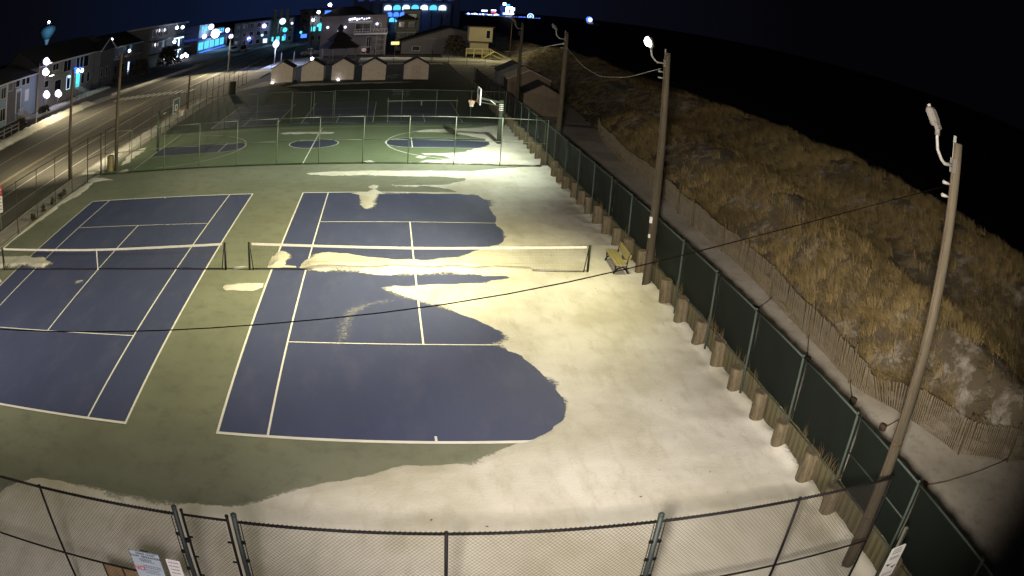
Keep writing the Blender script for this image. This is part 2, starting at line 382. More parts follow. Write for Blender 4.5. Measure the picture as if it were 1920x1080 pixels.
# value noise
_N = rng.random((64, 64))
def vnoise(x, y):
    x = np.asarray(x, float); y = np.asarray(y, float)
    xi = np.floor(x).astype(int); yi = np.floor(y).astype(int); fx = x - xi; fy = y - yi
    fx = fx * fx * (3 - 2 * fx); fy = fy * fy * (3 - 2 * fy)
    g = lambda a, b: _N[a % 64, b % 64]
    return (g(xi, yi) * (1 - fx) + g(xi + 1, yi) * fx) * (1 - fy) + (g(xi, yi + 1) * (1 - fx) + g(xi + 1, yi + 1) * fx) * fy
def fbm(x, y, o=4):
    v = 0; a = .5
    for k in range(o): v = v + a * vnoise(x * 2 ** k + 17.3 * k, y * 2 ** k + 5.1 * k); a *= .5
    return v
def sstep(a, b, x):
    t = np.clip((np.asarray(x, float) - a) / (b - a), 0, 1); return t * t * (3 - 2 * t)
def grid_mesh(name, X, Y, Z, material, keep=None, smooth=True, cover=None):
    ny, nx = X.shape
    idx = np.arange(nx * ny).reshape(ny, nx)
    q = np.stack([idx[:-1, :-1], idx[:-1, 1:], idx[1:, 1:], idx[1:, :-1]], -1).reshape(-1, 4)
    if keep is not None: q = q[keep.ravel()]
    used, inv = np.unique(q, return_inverse=True); q = inv.reshape(-1, 4)
    co = np.stack([X, Y, Z], -1).reshape(-1, 3)[used]
    me = bpy.data.meshes.new(name); me.vertices.add(len(co)); me.vertices.foreach_set('co', co.ravel())
    me.loops.add(q.size); me.loops.foreach_set('vertex_index', q.ravel())
    me.polygons.add(len(q)); me.polygons.foreach_set('loop_start', np.arange(0, q.size, 4)); me.polygons.foreach_set('loop_total', np.full(len(q), 4))
    me.polygons.foreach_set('use_smooth', np.full(len(q), smooth)); me.update(calc_edges=True); me.validate()
    me.materials.append(material)
    if cover is not None: set_cover(me, np.asarray(cover).reshape(-1)[used])
    return me

# ================================================================== ground, road, courts
def sheet(name, pts, z, material, kind='structure', parent=None):
    return MB().poly([(x, y, z) for x, y in pts]).build(name, material, parent, kind=kind)
def rect(x0, y0, x1, y1): return [(x0, y0), (x1, y0), (x1, y1), (x0, y1)]
sheet('ground', rect(-2500, -120, 45, 3200), -.13, M['ground'])
sheet('sea', rect(45, -400, 3500, 5500), -1.5, mat('night_sea_water', (.003, .0035, .005), .6, .3, .05, spec=.5))
NEAR = [(-40, -19.4), (7, -19.2), (40, -18.9), (67, -20.3), (100, -22.4), (140, -23.2), (200, -21.5), (300, -19)]
FAR = [(-40, -41.5), (60, -41.2), (90, -38.9), (110, -37.2), (150, -33.5), (200, -31.3), (300, -29)]
def xat(tab, y): return float(np.interp(y, [a for a, b in tab], [b for a, b in tab]))
ys = list(range(-40, 301, 10))
mb = MB()
for a, b in zip(ys[:-1], ys[1:]): mb.quad((xat(FAR, a), a, -.105), (xat(NEAR, a), a, -.105), (xat(NEAR, b), b, -.105), (xat(FAR, b), b, -.105))
struct('road', mb, M['asphalt'])
mb = MB()
for a, b in zip(ys[:-1], ys[1:]):
    if b > 100: continue
    mb.quad((xat(NEAR, a) + .15, a, .004), (-15.2, a, .004), (-15.2, b, .004), (xat(NEAR, b) + .15, b, .004))
struct('pavement', mb, M['walk'])
mb = MB(); mb2 = MB()
for a, b in zip(ys[:-1], ys[1:]):
    for tab, sg in ((NEAR, 1), (FAR, -1)):
        x0, x1 = xat(tab, a), xat(tab, b); w = .15 * sg
        i = len(mb.v); mb.v += [(x0, a, -.11), (x0 + w, a, -.11), (x1 + w, b, -.11), (x1, b, -.11), (x0, a, .02), (x0 + w, a, .02), (x1 + w, b, .02), (x1, b, .02)]
        for f in ((4, 5, 6, 7), (0, 1, 5, 4), (1, 2, 6, 5), (2, 3, 7, 6), (3, 0, 4, 7)): mb.f.append(tuple(i + k for k in f)); mb.sm.append(False)
    x0, x1 = xat(FAR, a) - .15, xat(FAR, b) - .15
    mb2.quad((x0 - 3.2, a, .0), (x0, a, .0), (x1, b, .0), (x1 - 3.2, b, .0))
struct('kerb', mb, M['kerb']); struct('far_pavement', mb2, M['walk'])
# painted lines on the road
def rline(name, off, w, y0, y1, material, base=None, z=-.101):
    mb = MB(); yy = np.arange(y0, y1 + .1, 10)
    f = lambda y: (xat(NEAR, y) * (1 - off) + xat(FAR, y) * off) if base is None else base
    for a, b in zip(yy[:-1], yy[1:]): mb.quad((f(a) - w / 2, a, z), (f(a) + w / 2, a, z), (f(b) + w / 2, b, z), (f(b) - w / 2, b, z))
    return mb.build(name, material, kind='structure')
for k in (.415, .432): rline('centre_line', k, .14, -20, 200, M['yline'])
for k in (.262, .70): rline('lane_line', k, .12, -20, 200, M['dline'])
rline('edge_line', .115, .1, -20, 66, M['dline'])
for k in range(14):
    x = -37.2 + k * .98; MB().poly([(x, 71.8, -.100), (x + .55, 71.7, -.100), (x + .63, 75.9, -.100), (x + .08, 76.0, -.100)]).build('crosswalk_bar', M['line'], kind='structure')
for k in range(7):
    x = -31.0 + k * .12; y = 44 + k * 2.6
    MB().poly([(x, y, -.099), (x + .16, y, -.099), (x + 2.6, y + 4.4, -.099), (x + 2.44, y + 4.4, -.099)]).build('hatch_line', M['yline'], kind='structure')
for k in range(4): MB().box(-22.4 + k * .02, 108 + k * 9, -.104, -22.2, 111 + k * 9, -.100).build('bay_line', M['dline'], kind='structure')

# court slab: olive tennis half near, green multi-court half beyond
sheet('tennis_court_surface', rect(-16.9, -24, 14.15, 19.0), .006, M['olive'])
sheet('basketball_court_surface', rect(-16.4, 19.0, 14.15, 34.6), .006, M['green'])
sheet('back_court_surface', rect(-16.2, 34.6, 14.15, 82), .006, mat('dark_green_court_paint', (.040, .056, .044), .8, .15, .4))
ZB = .010; ZL = .0145
def lrect(name, x0, y0, x1, y1, m_, z=ZL): return sheet(name, rect(min(x0, x1), min(y0, y1), max(x0, x1), max(y0, y1)), z, m_)
def tennis(xr, sg):
    """court whose doubles sideline nearest the centre is x=xr, extending in sg direction"""
    L, Sv, w = 11.885, 6.40, .06
    X = lambda d: xr + sg * d
    lrect('tennis_court_paint', X(0), -L, X(10.97), L, M['blue'], ZB)
    for d in (0, 10.97): lrect('sideline', X(d) - w * .6, -L - .05, X(d) + w * .6, L + .05, M['line'])
    for d in (1.37, 9.60): lrect('singles_line', X(d) - w / 2, -L, X(d) + w / 2, L, M['line'], ZL + .003)
    for y in (-L, L): lrect('baseline', X(0), y - .06, X(10.97), y + .06, M['line'], ZL + .006)
    for y in (-Sv, Sv): lrect('service_line', X(1.37), y - w / 2, X(9.60), y + w / 2, M['line'], ZL + .009)
    lrect('centre_service_line', X(5.485) - w / 2, -Sv, X(5.485) + w / 2, Sv, M['line'], ZL + .012)
    for y, e in ((-L, .28), (L, -.28)): lrect('centre_mark', X(5.485) - w / 2, y, X(5.485) + w / 2, y + e, M['line'], ZL + .012)
tennis(0.0, 1); tennis(-2.854, -1)
# basketball court painted along x
cxb, cyb = -.86, 26.3
def ring(name, c, r, w, m_, a0=0, a1=360, z=ZL, sx=1.0, n=48):
    mb = MB(); p = []
    for k in range(n + 1):
        t = math.radians(a0 + (a1 - a0) * k / n); p.append((math.cos(t), math.sin(t)))
    for (a, b), (c2, d2) in zip(p[:-1], p[1:]):
        mb.quad((c[0] + sx * a * (r - w), c[1] + b * (r - w), z), (c[0] + sx * a * r, c[1] + b * r, z), (c[0] + sx * c2 * r, c[1] + d2 * r, z), (c[0] + sx * c2 * (r - w), c[1] + d2 * (r - w), z))
    return mb.build(name, m_, kind='structure')
def disc(name, c, r, m_, z): return sheet(name, [(c[0] + r * math.cos(2 * PI * k / 40), c[1] + r * math.sin(2 * PI * k / 40)) for k in range(40)], z, m_)
disc('centre_circle_paint', (cxb, cyb), 1.8, M['navy'], ZB); ring('centre_circle', (cxb, cyb), 1.83, .07, M['line'])
lrect('half_court_line', cxb - .035, 19.15, cxb + .035, 33.2, M['line'], ZL + .003)
for xb, sg, lm in ((-13.7, 1, M['dline']), (11.9, -1, M['line'])):
    X = lambda d: xb + sg * d
    pts = [(X(0), cyb - 1.85), (X(5.8), cyb - 1.85)] + [(X(5.8) + sg * 1.85 * math.sin(t), cyb - 1.85 * math.cos(t)) for t in np.linspace(.1, PI - .1, 14)] + [(X(5.8), cyb + 1.85), (X(0), cyb + 1.85)]
    sheet('key_paint', pts if sg > 0 else pts[::-1], ZB, M['navy'])
    for s2 in (-1, 1): lrect('key_side_line', X(0), cyb + s2 * 1.85 - .03, X(5.8), cyb + s2 * 1.85 + .03, lm)
    lrect('free_throw_line', X(5.8) - .035, cyb - 1.85, X(5.8) + .035, cyb + 1.85, lm, ZL + .003)
    ring('free_throw_circle', (X(5.8), cyb), 1.88, .06, lm, -90, 90, ZL + .006, sg)
    ring('three_point_line', (X(1.4), cyb), 6.2, .07, lm, -86, 86, ZL, sg)
    lrect('end_line', X(0) - .035, 20.3, X(0) + .035, 33.5, lm, ZL + .003)
for y in (33.4,): lrect('basketball_sideline', -13.7, y - .035, 11.9, y + .035, M['dline'], ZL + .009)
# small navy paddle courts behind
for xc in (-8.2, 0.1, 7.4):
    lrect('paddle_court_paint', xc - 3.05, 35.8, xc + 3.05, 49.2, M['navy'], ZB)
    for d in (-3.05, 3.05): lrect('paddle_sideline', xc + d - .03, 35.8, xc + d + .03, 49.2, M['dline'])
    for y in (35.8, 40.4, 44.7, 49.2): lrect('paddle_cross_line', xc - 3.05, y - .03, xc + 3.05, y + .03, M['dline'], ZL + .003)
    lrect('paddle_centre_line', xc - .03, 35.8, xc + .03, 40.4, M['dline'], ZL + .006)

# ================================================================== snow lying on the courts
SNOW = {
    'main': [(14.3,19.45),(12.36,18.86),(10.65,17.99),(9.17,17.23),(6.11,17.15),(3.63,17.13),(1.11,16.94),(-0.16,16.75),(-0.39,16.49),(0.07,16.03),(1.83,15.64),(4.87,15.59),(7.54,15.56),(8.62,15.11),(8.58,14.72),(7.42,13.75),(5.43,13.54),(4.57,13.64),(4.34,13.28),(4.85,12.92),(6.26,13.08),(7.63,12.68),(8.07,12.02),(6.49,12.04),(4.3,11.87),(3.96,12.44),(4.06,13.27),(3.71,13.64),(3.43,13.16),(3.56,12.44),(3.3,11.87),(2.35,11.77),(2.99,11.31),(3.11,9.41),(3.4,8.63),(3.81,8.53),(4.0,9.41),(4.08,11.31),(5.39,11.55),(8.09,11.68),(9.0,11.32),(9.33,10.28),(9.31,8.88),(9.37,7.4),(9.24,6.51),(9.36,5.53),(9.28,4.28),(9.08,3.46),(8.52,3.0),(7.7,2.21),(7.03,1.66),(5.78,1.36),(4.76,1.33),(3.72,1.56),(2.85,2.0),(2.09,2.13),(1.45,1.86),(1.15,1.02),(1.02,0.22),(1.42,-0.19),(2.76,-0.28),(3.76,-0.42),(4.35,-0.52),(5.7,-0.54),(6.86,-0.44),(8.78,-0.43),(8.85,-0.65),(7.74,-1.13),(6.78,-1.32),(5.47,-1.41),(4.63,-1.54),(4.23,-1.76),(4.38,-2.11),(4.62,-2.41),(5.24,-2.87),(5.92,-3.42),(6.57,-3.85),(7.12,-4.37),(7.55,-4.99),(7.79,-5.4),(7.86,-5.83),(7.73,-6.1),(7.3,-6.37),(7.6,-6.48),(7.85,-6.7),(8.2,-7.13),(8.46,-7.83),(8.67,-8.72),(8.81,-9.51),(8.81,-10.32),(8.61,-10.92),(8.24,-11.38),(7.79,-11.71),(7.31,-11.94),(6.96,-12.17),(6.42,-12.53),(5.8,-12.75),(5.19,-12.85),(4.71,-12.86),(4.22,-13.06),(3.5,-13.43),(2.78,-13.78),(2.06,-14.07),(1.58,-14.39),(0.98,-14.73),(0.36,-14.97),(-0.45,-15.01),(-1.33,-14.95),(-2.43,-14.96),(-3.12,-14.91),(-3.64,-14.97),(-4.19,-15.01),(-5.11,-15.2),(-5.9,-15.9),(-6.6,-16.6),(-9,-17.6),(-9,-23.5),(14.3,-23.5)],
    'blob_net': [(-0.24,0.2),(-0.2,1.52),(-0.1,2.12),(0.15,2.33),(0.54,1.92),(0.78,1.27),(0.53,1.07),(0.48,0.57),(0.93,0.46),(1.07,0.22)],
    'post_gap': [(-1.81,0.13),(-1.63,0.37),(-1.29,0.44),(-0.98,0.38),(-0.94,0.13),(-1.56,0.01)],
    'ellipse': [(-1.73,-1.99),(-1.68,-1.67),(-1.18,-1.43),(-0.42,-1.41),(-0.03,-1.46),(-0.02,-1.83),(-0.4,-2.21),(-1.13,-2.29),(-1.52,-2.25)],
    'small': [(-9.15,-1.55),(-9.11,-1.3),(-8.75,-1.17),(-8.52,-1.35),(-8.57,-1.6),(-8.88,-1.73)],
    'left_blob': [(-17.14,0.32),(-17.4,2.23),(-15.96,2.11),(-14.16,2.03),(-13.6,1.77),(-12.71,1.81),(-12.3,1.34),(-11.47,0.87),(-11.66,0.44),(-11.84,0.31),(-11.66,0.16),(-12.92,0.18),(-13.44,0.4),(-13.97,0.27),(-14.52,0.13)],
    'left_small': [(-15.36,-0.96),(-14.36,-1.16),(-13.91,-1.5),(-13.94,-1.7),(-14.82,-1.79)],
    'strip_left': [(-17.6,0.18),(-16.9,0.2),(-16.8,3.29),(-16.7,4.99),(-16.5,7.74),(-16.22,9.81),(-16.32,11.21),(-15.75,13.53),(-15.83,16.0),(-16.07,17.07),(-16.76,17.2),(-17.1,14.2),(-17.2,10.84),(-17.3,8.32),(-17.5,5.83)],
    'gate_patch': [(-17.16,17.8),(-16.84,18.8),(-15.35,18.23),(-14.37,17.38),(-15.46,17.36),(-16.27,16.98)],
    'far_strip': [(-4.59,31.46),(-3.51,31.7),(-0.87,31.44),(0.85,30.95),(0.07,30.31),(-2.48,30.5),(-4.05,30.84)],
    'key_right': [(14.3,19.35),(11.94,19.25),(8.71,18.98),(6.48,18.97),(6.02,19.43),(6.86,20.28),(7.68,20.33),(8.38,20.89),(7.93,21.71),(6.93,21.82),(6.61,22.33),(8.68,22.67),(10.42,24.56),(11.43,26.12),(11.26,27.78),(10.36,29.43),(8.88,30.42),(6.52,30.72),(5.94,31.2),(7.37,32.02),(10.72,33.19),(12.99,34.71),(14.3,35.43)],
    'key_bits': [(6.06,21.08),(6.58,21.62),(6.9,21.12),(6.55,20.6)],
    'gate_left': [(-15.18,19.6),(-14.87,20.66),(-14.3,20.83),(-14.04,19.77),(-14.76,19.17)],
    'fence_bit1': [(2.91,19.75),(3.4,20.07),(3.74,19.57),(3.26,19.26)],
    'fence_bit2': [(5.44,19.41),(5.7,19.74),(6.12,19.75),(6.01,19.27)],
    'shed_patch': [(-9.03,67.3),(-7.5,70.71),(-1.68,69.47),(4.34,69.6),(8.26,69.5),(3.72,67.9),(-1.45,67.4)],
    'corner_patch': [(-15.45,65.73),(-13.98,73.62),(-13.05,77.33),(-9.06,71.48),(-11.73,69.61),(-13.46,66.88)],
    'left_in': [(-15.61,21.91),(-15.02,22.97),(-15.41,25.36),(-15.05,27.26),(-15.57,29.18),(-16.11,28.29),(-16.58,26.37)],
}
def sdf(P, X, Y):
    """signed distance to polygon, positive inside"""
    P = np.array(P, float); Q = np.roll(P, -1, 0)
    D = np.full(X.shape, 1e9); ins = np.zeros(X.shape, bool)
    for (ax, ay), (bx, by) in zip(P, Q):
        ex, ey = bx - ax, by - ay; L2 = ex * ex + ey * ey + 1e-12
        t = np.clip(((X - ax) * ex + (Y - ay) * ey) / L2, 0, 1)
        D = np.minimum(D, (X - ax - t * ex) ** 2 + (Y - ay - t * ey) ** 2)
        c = (ay > Y) != (by > Y)
        ins ^= c & (X < (bx - ax) * (Y - ay) / (by - ay + 1e-12) + ax)
    return np.where(ins, 1, -1) * np.sqrt(D)
PILE_Y = [y for y in np.arange(-26.1, 46, 1.63)]
PILE_Y = [y + random.uniform(-.12, .12) for y in PILE_Y if min(abs(y + 1.31), abs(y - 17.45), abs(y + 18.37), abs(y - 40)) > .5]
def snow_patch(key, step, rough, hmax, slope):
    P = np.array(SNOW[key]); x0, y0 = P.min(0) - .3; x1, y1 = P.max(0) + .3
    xs = np.arange(x0, x1, step); yv = np.arange(y0, y1, step); X, Y = np.meshgrid(xs, yv)
    X = X + (vnoise(X * 7, Y * 7) - .5) * step * .5
    d = sdf(P, X, Y) + (fbm(X * 1.5 + 3, Y * 1.5, 4) - .47) * rough
    h = .008 + np.minimum(hmax, d * slope + .006)
    h += np.where(d > 0, 1, 0) * ((fbm(X * .9, Y * .9, 5) - .45) * .05 * sstep(0, 1.2, d))
    if key in ('main', 'blob_net', 'left_blob'):
        h += np.where(d > 0, 1, 0) * .13 * np.exp(-((Y - .25) / .55) ** 2) * sstep(0, .5, d) * (.4 + vnoise(X * 1.3, Y * 2)) * (X < 9.8)
    if key in ('main', 'key_right'):
        for py in PILE_Y:
            if y0 - 1 < py < y1 + 1: h += .05 * np.exp(-((X - 13.66) ** 2 + (Y - py) ** 2) / .10)
        h += .12 * sstep(13.6, 14.0, X) * (.5 + vnoise(X * 2, Y * 1.6))
    h = np.where(d <= 0, np.minimum(h, .004 + d * .25), h)
    X = np.minimum(X, 14.14)
    q = np.maximum(np.maximum(h[:-1, :-1], h[1:, :-1]), np.maximum(h[:-1, 1:], h[1:, 1:])) > 0.0
    me = grid_mesh('snow', X, Y, np.maximum(h, -.05), M['snow'], q, cover=d)
    return link('snow', me, kind='stuff')
for k in SNOW:
    if k == 'main': snow_patch(k, .085, .24, .045, .10)
    elif k == 'key_right': snow_patch(k, .10, .5, .035, .06)
    elif k in ('shed_patch', 'corner_patch', 'far_strip', 'left_in', 'gate_left'): snow_patch(k, .12, .3, .05, .12)
    else: snow_patch(k, .05, .22, .05, .14)
# thin refrozen slush left on the blue paint and at the snow's edge
def slush(P, thr, seed, step=.05):
    P = np.array(P, float); x0, y0 = P.min(0) - .3; x1, y1 = P.max(0) + .3
    X, Y = np.meshgrid(np.arange(x0, x1, step), np.arange(y0, y1, step))
    d = sdf(P, X, Y); v = np.minimum(d * 1.6, .5) + (fbm(X * 2.2 + seed, Y * 2.2, 5) - thr) * 1.3
    h = .024 + 0 * v; h = np.where(d < -.25, -.05, h)
    q = np.maximum(np.maximum(h[:-1, :-1], h[1:, :-1]), np.maximum(h[:-1, 1:], h[1:, 1:])) > .012
    return link('slush', grid_mesh('slush', X, Y, h, M['slush'], q, cover=d), kind='stuff')
slush([(2.85,-6.55),(2.79,-5.25),(3.02,-3.74),(3.81,-3.05),(4.44,-2.78),(4.79,-2.98),(3.99,-3.47),(3.51,-4.17),(3.37,-5.23),(3.36,-6.1)], .62, 3)
# wind-blown leaf litter on the snow
db = MB()
for k in range(120):
    x = random.uniform(2, 13.6); y = random.uniform(-20, 18)
    if x < 9.5 and y > -14: continue
    a = random.uniform(0, PI); r_ = random.uniform(.012, .04); z = .075
    db.quad((x - r_ * math.cos(a), y - r_ * math.sin(a), z), (x + .5 * r_ * math.sin(a), y - .5 * r_ * math.cos(a), z + .01), (x + r_ * math.cos(a), y + r_ * math.sin(a), z), (x - .5 * r_ * math.sin(a), y + .5 * r_ * math.cos(a), z + .006))
db.build('leaf_litter', M['hedge'], kind='stuff')
# snow beyond the courts: ridge ploughed to the far kerb, strips on the paths
def drift(pts, step, h0, rough=.6, z=0.0):
    P = np.array(pts, float); x0, y0 = P.min(0) - .5; x1, y1 = P.max(0) + .5
    X, Y = np.meshgrid(np.arange(x0, x1, step), np.arange(y0, y1, step))
    d = sdf(P, X, Y) + (fbm(X * .8, Y * .8, 4) - .47) * rough
    h = z + np.where(d > 0, np.minimum(h0, d * .5) * (.6 + .8 * fbm(X * 1.1, Y * 1.1, 4)), -.3)
    q = np.maximum(np.maximum(h[:-1, :-1], h[1:, :-1]), np.maximum(h[:-1, 1:], h[1:, 1:])) > z
    return link('snow', grid_mesh('snow', X, Y, h, M['snow'], q, cover=d + .3), kind='stuff')
drift([(-41.0, 20), (-40.6, 60), (-40.6, 72), (-42.5, 74), (-44.6, 70), (-44.8, 40), (-44.8, 20)], .3, .55)
drift([(-41.3, 80), (-38.6, 98), (-36.6, 128), (-38.0, 128), (-40.2, 98), (-42.6, 82)], .4, .25)
drift([(-50, 66), (-49.5, 100), (-53.5, 104), (-54, 80), (-54, 66)], .35, .25)
drift([(-38, 128), (-34, 150), (-35.6, 152), (-40, 130)], .5, .3)
drift([(-18.5, 96), (-17.5, 120), (-9.5, 124), (-8.2, 112), (-12, 97), (-14.5, 92)], .3, .15)
drift([(-1.5, 107), (20, 107.5), (26, 104), (27, 109), (20, 116), (-1.5, 117)], .35, .12)
drift([(-.8, 99), (13, 99.5), (13, 102), (-.8, 101)], .3, .1)
drift([(20.5, 100), (29, 97), (33, 99), (24, 105)], .3, .3, 0.4)
drift([(-18.7, 20), (-18.7, 60), (-17.4, 64), (-17.2, 30), (-17.3, 20)], .2, .12)

# ================================================================== dunes
PATH_Y = [-60, -22, -19.6, -18.6, -18.0, -17.2, -16.1, -13.8, -11.3, -7.9, -4.55, -.74, 4.43, 9.83, 17.7, 26, 40, 70, 140]
PATH_X = [36, 33, 30, 26, 23.2, 20.6, 18.9, 18.27, 17.36, 17.52, 17.66, 17.89, 17.85, 18.28, 18.44, 19.2, 22, 24, 27]
def pathx(y): return np.interp(y, PATH_Y, PATH_X)
def dune_h(x, y):
    x = np.asarray(x, float); y = np.asarray(y, float)
    base = .86 * (1 - sstep(31, 38, y)) - .1
    base = np.maximum(base, .9 * sstep(23, 28, x) - .1)
    nn = fbm(x * .13 + 4, y * .075 + 1, 4)
    px_ = pathx(y)
    rise = sstep(0, 3.6, x - px_) * (1 - sstep(38, 58, x))
    r1 = 1.55 * np.exp(-((x - 22.4 - 1.2 * np.sin(y * .11)) / 2.7) ** 2)
    r2 = 2.1 * np.exp(-((x - 32.0 - 1.5 * np.sin(y * .07 + 1)) / 4.2) ** 2)
    h = base + rise * ((r1 + r2) * (.55 + .85 * nn) + .25 + .7 * (fbm(x * .4, y * .4, 3) - .45))
    h -= 3.4 * sstep(38, 64, x)
    h += .16 * (fbm(x * .9, y * .6, 4) - .47) * sstep(14.6, 16, x)
    return h
ty = np.concatenate([np.arange(-60, 40, .35), np.arange(40, 260, 1.2)])
u = np.linspace(0, 1, 14); Yg = np.repeat(ty[:, None], 14, 1); Xg = 14.16 + (pathx(Yg) - 14.16) * u[None, :]
link('sand', grid_mesh('sand', Xg, Yg, dune_h(Xg, Yg), M['beach']), kind='structure')
un = 150; u = np.linspace(0, 1, un) ** 1.5; Yg = np.repeat(ty[:, None], un, 1); px0 = pathx(Yg); Xg = px0 + (90 - px0) * u[None, :]
link('dune', grid_mesh('dune', Xg, Yg, dune_h(Xg, Yg), M['dune']), kind='structure')

# dry grass on the dunes
def grass(n, y0, y1, x1, blades, hmul, seed):
    g = np.random.default_rng(seed)
    y = g.uniform(y0, y1, n); x = pathx(y) + .2 + (x1 - pathx(y)) * g.random(n)
    keep = (fbm(x * .32 + 9, y * .24, 4) + .20 * g.random(n) > .53) | (g.random(n) < .10); x, y = x[keep], y[keep]
    n = len(x); tone = .45 + .8 * fbm(x * .35 + 40, y * .3, 3) * (.6 + .8 * g.random(n))
    ox, oy = g.normal(0, .15, n * blades), g.normal(0, .15, n * blades); bx = np.repeat(x, blades) + ox; by = np.repeat(y, blades) + oy
    N = n * blades; bz = dune_h(bx, by) - .03
    L = np.repeat(.30 + .45 * g.random(n), blades) * (.6 + .7 * g.random(N)) * hmul
    lean = np.repeat(.45 + .75 * fbm(x * .3 + 11, y * .3, 3) + .15 * g.random(n), blades) * g.uniform(.75, 1.25, N); az = np.repeat(1.9 + 2.2 * (fbm(x * .22 + 70, y * .2, 3) - .45), blades) + g.normal(0, .38, N)
    dx, dy = np.cos(az) + ox * 3.2, np.sin(az) + oy * 3.2; dl = np.hypot(dx, dy) + 1e-6; dx, dy = dx / dl, dy / dl; wx, wy = -dy, dx; w = .006 + .008 * g.random(N)
    p0 = np.stack([bx - wx * w, by - wy * w, bz], 1); p1 = np.stack([bx + wx * w, by + wy * w, bz], 1)
    mx_, my_ = bx + dx * L * lean * .38, by + dy * L * lean * .38; mz = bz + L * .46
    p2 = np.stack([mx_ + wx * w * .8, my_ + wy * w * .8, mz], 1); p3 = np.stack([mx_ - wx * w * .8, my_ - wy * w * .8, mz], 1)
    p4 = np.stack([bx + dx * L * lean, by + dy * L * lean, bz + L * np.clip(.95 - .55 * lean, .25, 1)], 1)
    co = np.stack([p0, p1, p2, p3, p4], 1).reshape(-1, 3)
    b = np.arange(N) * 5
    loops = np.stack([b, b + 1, b + 2, b + 3, b + 3, b + 2, b + 4], 1).ravel()
    me = bpy.data.meshes.new('dune_grass'); me.vertices.add(len(co)); me.vertices.foreach_set('co', co.ravel())
    me.loops.add(len(loops)); me.loops.foreach_set('vertex_index', loops)
    me.polygons.add(2 * N); st = np.stack([np.arange(N) * 7, np.arange(N) * 7 + 4], 1).ravel()
    me.polygons.foreach_set('loop_start', st); me.polygons.foreach_set('loop_total', np.tile([4, 3], N))
    at = me.attributes.new('tone', 'FLOAT', 'POINT'); tn = np.repeat(tone, blades) * (.75 + .5 * g.random(N)); at.data.foreach_set('value', np.repeat(tn, 5))
    me.update(calc_edges=True)
    m = bpy.data.materials.get('dune_grass')
    if not m:
        m = bpy.data.materials.new('dune_grass'); m.use_nodes = True; nn = m.node_tree; bs = nn.nodes['Principled BSDF']; bs.inputs['Roughness'].default_value = .8
        a = nn.nodes.new('ShaderNodeAttribute'); a.attribute_name = 'tone'; r = nn.nodes.new('ShaderNodeValToRGB')
        r.color_ramp.elements[0].position = .2; r.color_ramp.elements[1].position = 1.0
        r.color_ramp.elements[0].color = (.075, .053, .022, 1); r.color_ramp.elements[1].color = (.36, .27, .115, 1)
        nn.links.new(a.outputs['Fac'], r.inputs[0]); nn.links.new(r.outputs[0], bs.inputs['Base Color'])
    me.materials.append(m)
    return link('dune_grass', me, kind='stuff')
grass(9500, -30, 34, 41, 34, 1.15, 3)
grass(5000, 34, 110, 44, 9, 1.2, 4)

# ================================================================== timber bulkhead between court and dunes
bh = thing('bulkhead', 'low timber bulkhead of round piles and upright planks along the snowy court edge', 'bulkhead', (14, 0, 0))
k = 0
for y in PILE_Y:
    r = random.uniform(.19, .25); h = random.uniform(.80, 1.04); x = random.uniform(-.11, -.05); lx, ly = random.uniform(-.07, .05), random.uniform(-.08, .08)
    mb = MB(); mb.tube([(0, 0, -.2), (lx * .3, ly * .3, .1), (lx * .7, ly * .7, h * .6), (lx, ly, h - .02), (lx, ly, h)], [r * 1.08, r * 1.04, r, r * .97, r * .86], 14)
    mb.build('pile', M['pile'], bh, (x, y, 0))
y = -28.0; nplank = 0
while y < 14:
    w = random.uniform(.24, .30); t = random.uniform(.84, .90); d = random.uniform(0, .05)
    MB().box(.075 - d * .6, 0, -.1, .12, w - .03, t).build('plank', M['plank'], bh, (0, y, 0)); y += w; nplank += 1
far = MB()
while y < 60:
    w = .3; far.box(.07 - random.uniform(0, .025), y, -.1, .12, y + w - .014, .86); y += w
far.build('plank_run', M['plank'], bh, kind='stuff')
for a in np.arange(-28.0, 60, 4.6):
    MB().box(.10, a, .90, .30, a + 4.57, .95).build('cap_board', M['plank'], bh)

# ------------------------------------------------------------------ fences
def post(mb, x, y, z0, z1, r, n=10, cap=True):
    mb.tube([(x, y, z0), (x, y, z1)], r, n)
    if cap: mb.ball((x, y, z1), r * 1.18, 8, .7)
    return mb
# tall fence with green windscreen on the bulkhead side
wf = thing('windscreen_fence', 'tall chain link fence hung with dark green windscreen along the timber bulkhead', 'fence', (13.93, 0, 0))
YS = [-28.2 + 3.0 * k for k in range(31)]
for y in YS:
    post(MB(), 0, 0, 0, 2.70, .035).build('post', M['green_pipe' if y < 30 else 'brownpipe'], wf, (0, y, 0))  # far posts in darker pipe, unlit stretch put into the colour
for a, b in zip(YS[:-1], YS[1:]):
    mb = MB(); mb.tube([(0, a, 2.65), (0, b, 2.65)], .026, 8); mb.build('top_rail', M['green_pipe' if a < 30 else 'brownpipe'], wf)  # rails darker along the same unlit stretch
    mb = MB(); mb.tube([(0.02, a, .93), (0.02, b, .93)], .014, 6); mb.build('bottom_rail', M['green_pipe'], wf)
    # screen, slightly bellied between ties
    nx, nz = 25, 11; V = MB(); g = []
    for i in range(nx):
        for j in range(nz):
            s, t = i / (nx - 1), j / (nz - 1)
            bx = .135 + .035 * math.sin(PI * s) * math.sin(PI * t) + .018 * math.sin(7 * s + a) * (1 - t) + .016 * math.sin(11 * s - 5 * t + a * 2.3) * math.sin(PI * t)
            top = 2.63 - .055 * abs(math.sin(PI * s * 4)) ** 1.5
            V.v.append((bx, a + .02 + (b - a - .04) * s, .90 + (top - .90) * t))
    for i in range(nx - 1):
        for j in range(nz - 1):
            q = i * nz + j; V.f.append((q, q + nz, q + nz + 1, q + 1)); V.sm.append(True)
    V.build('windscreen', M['screen'], wf)
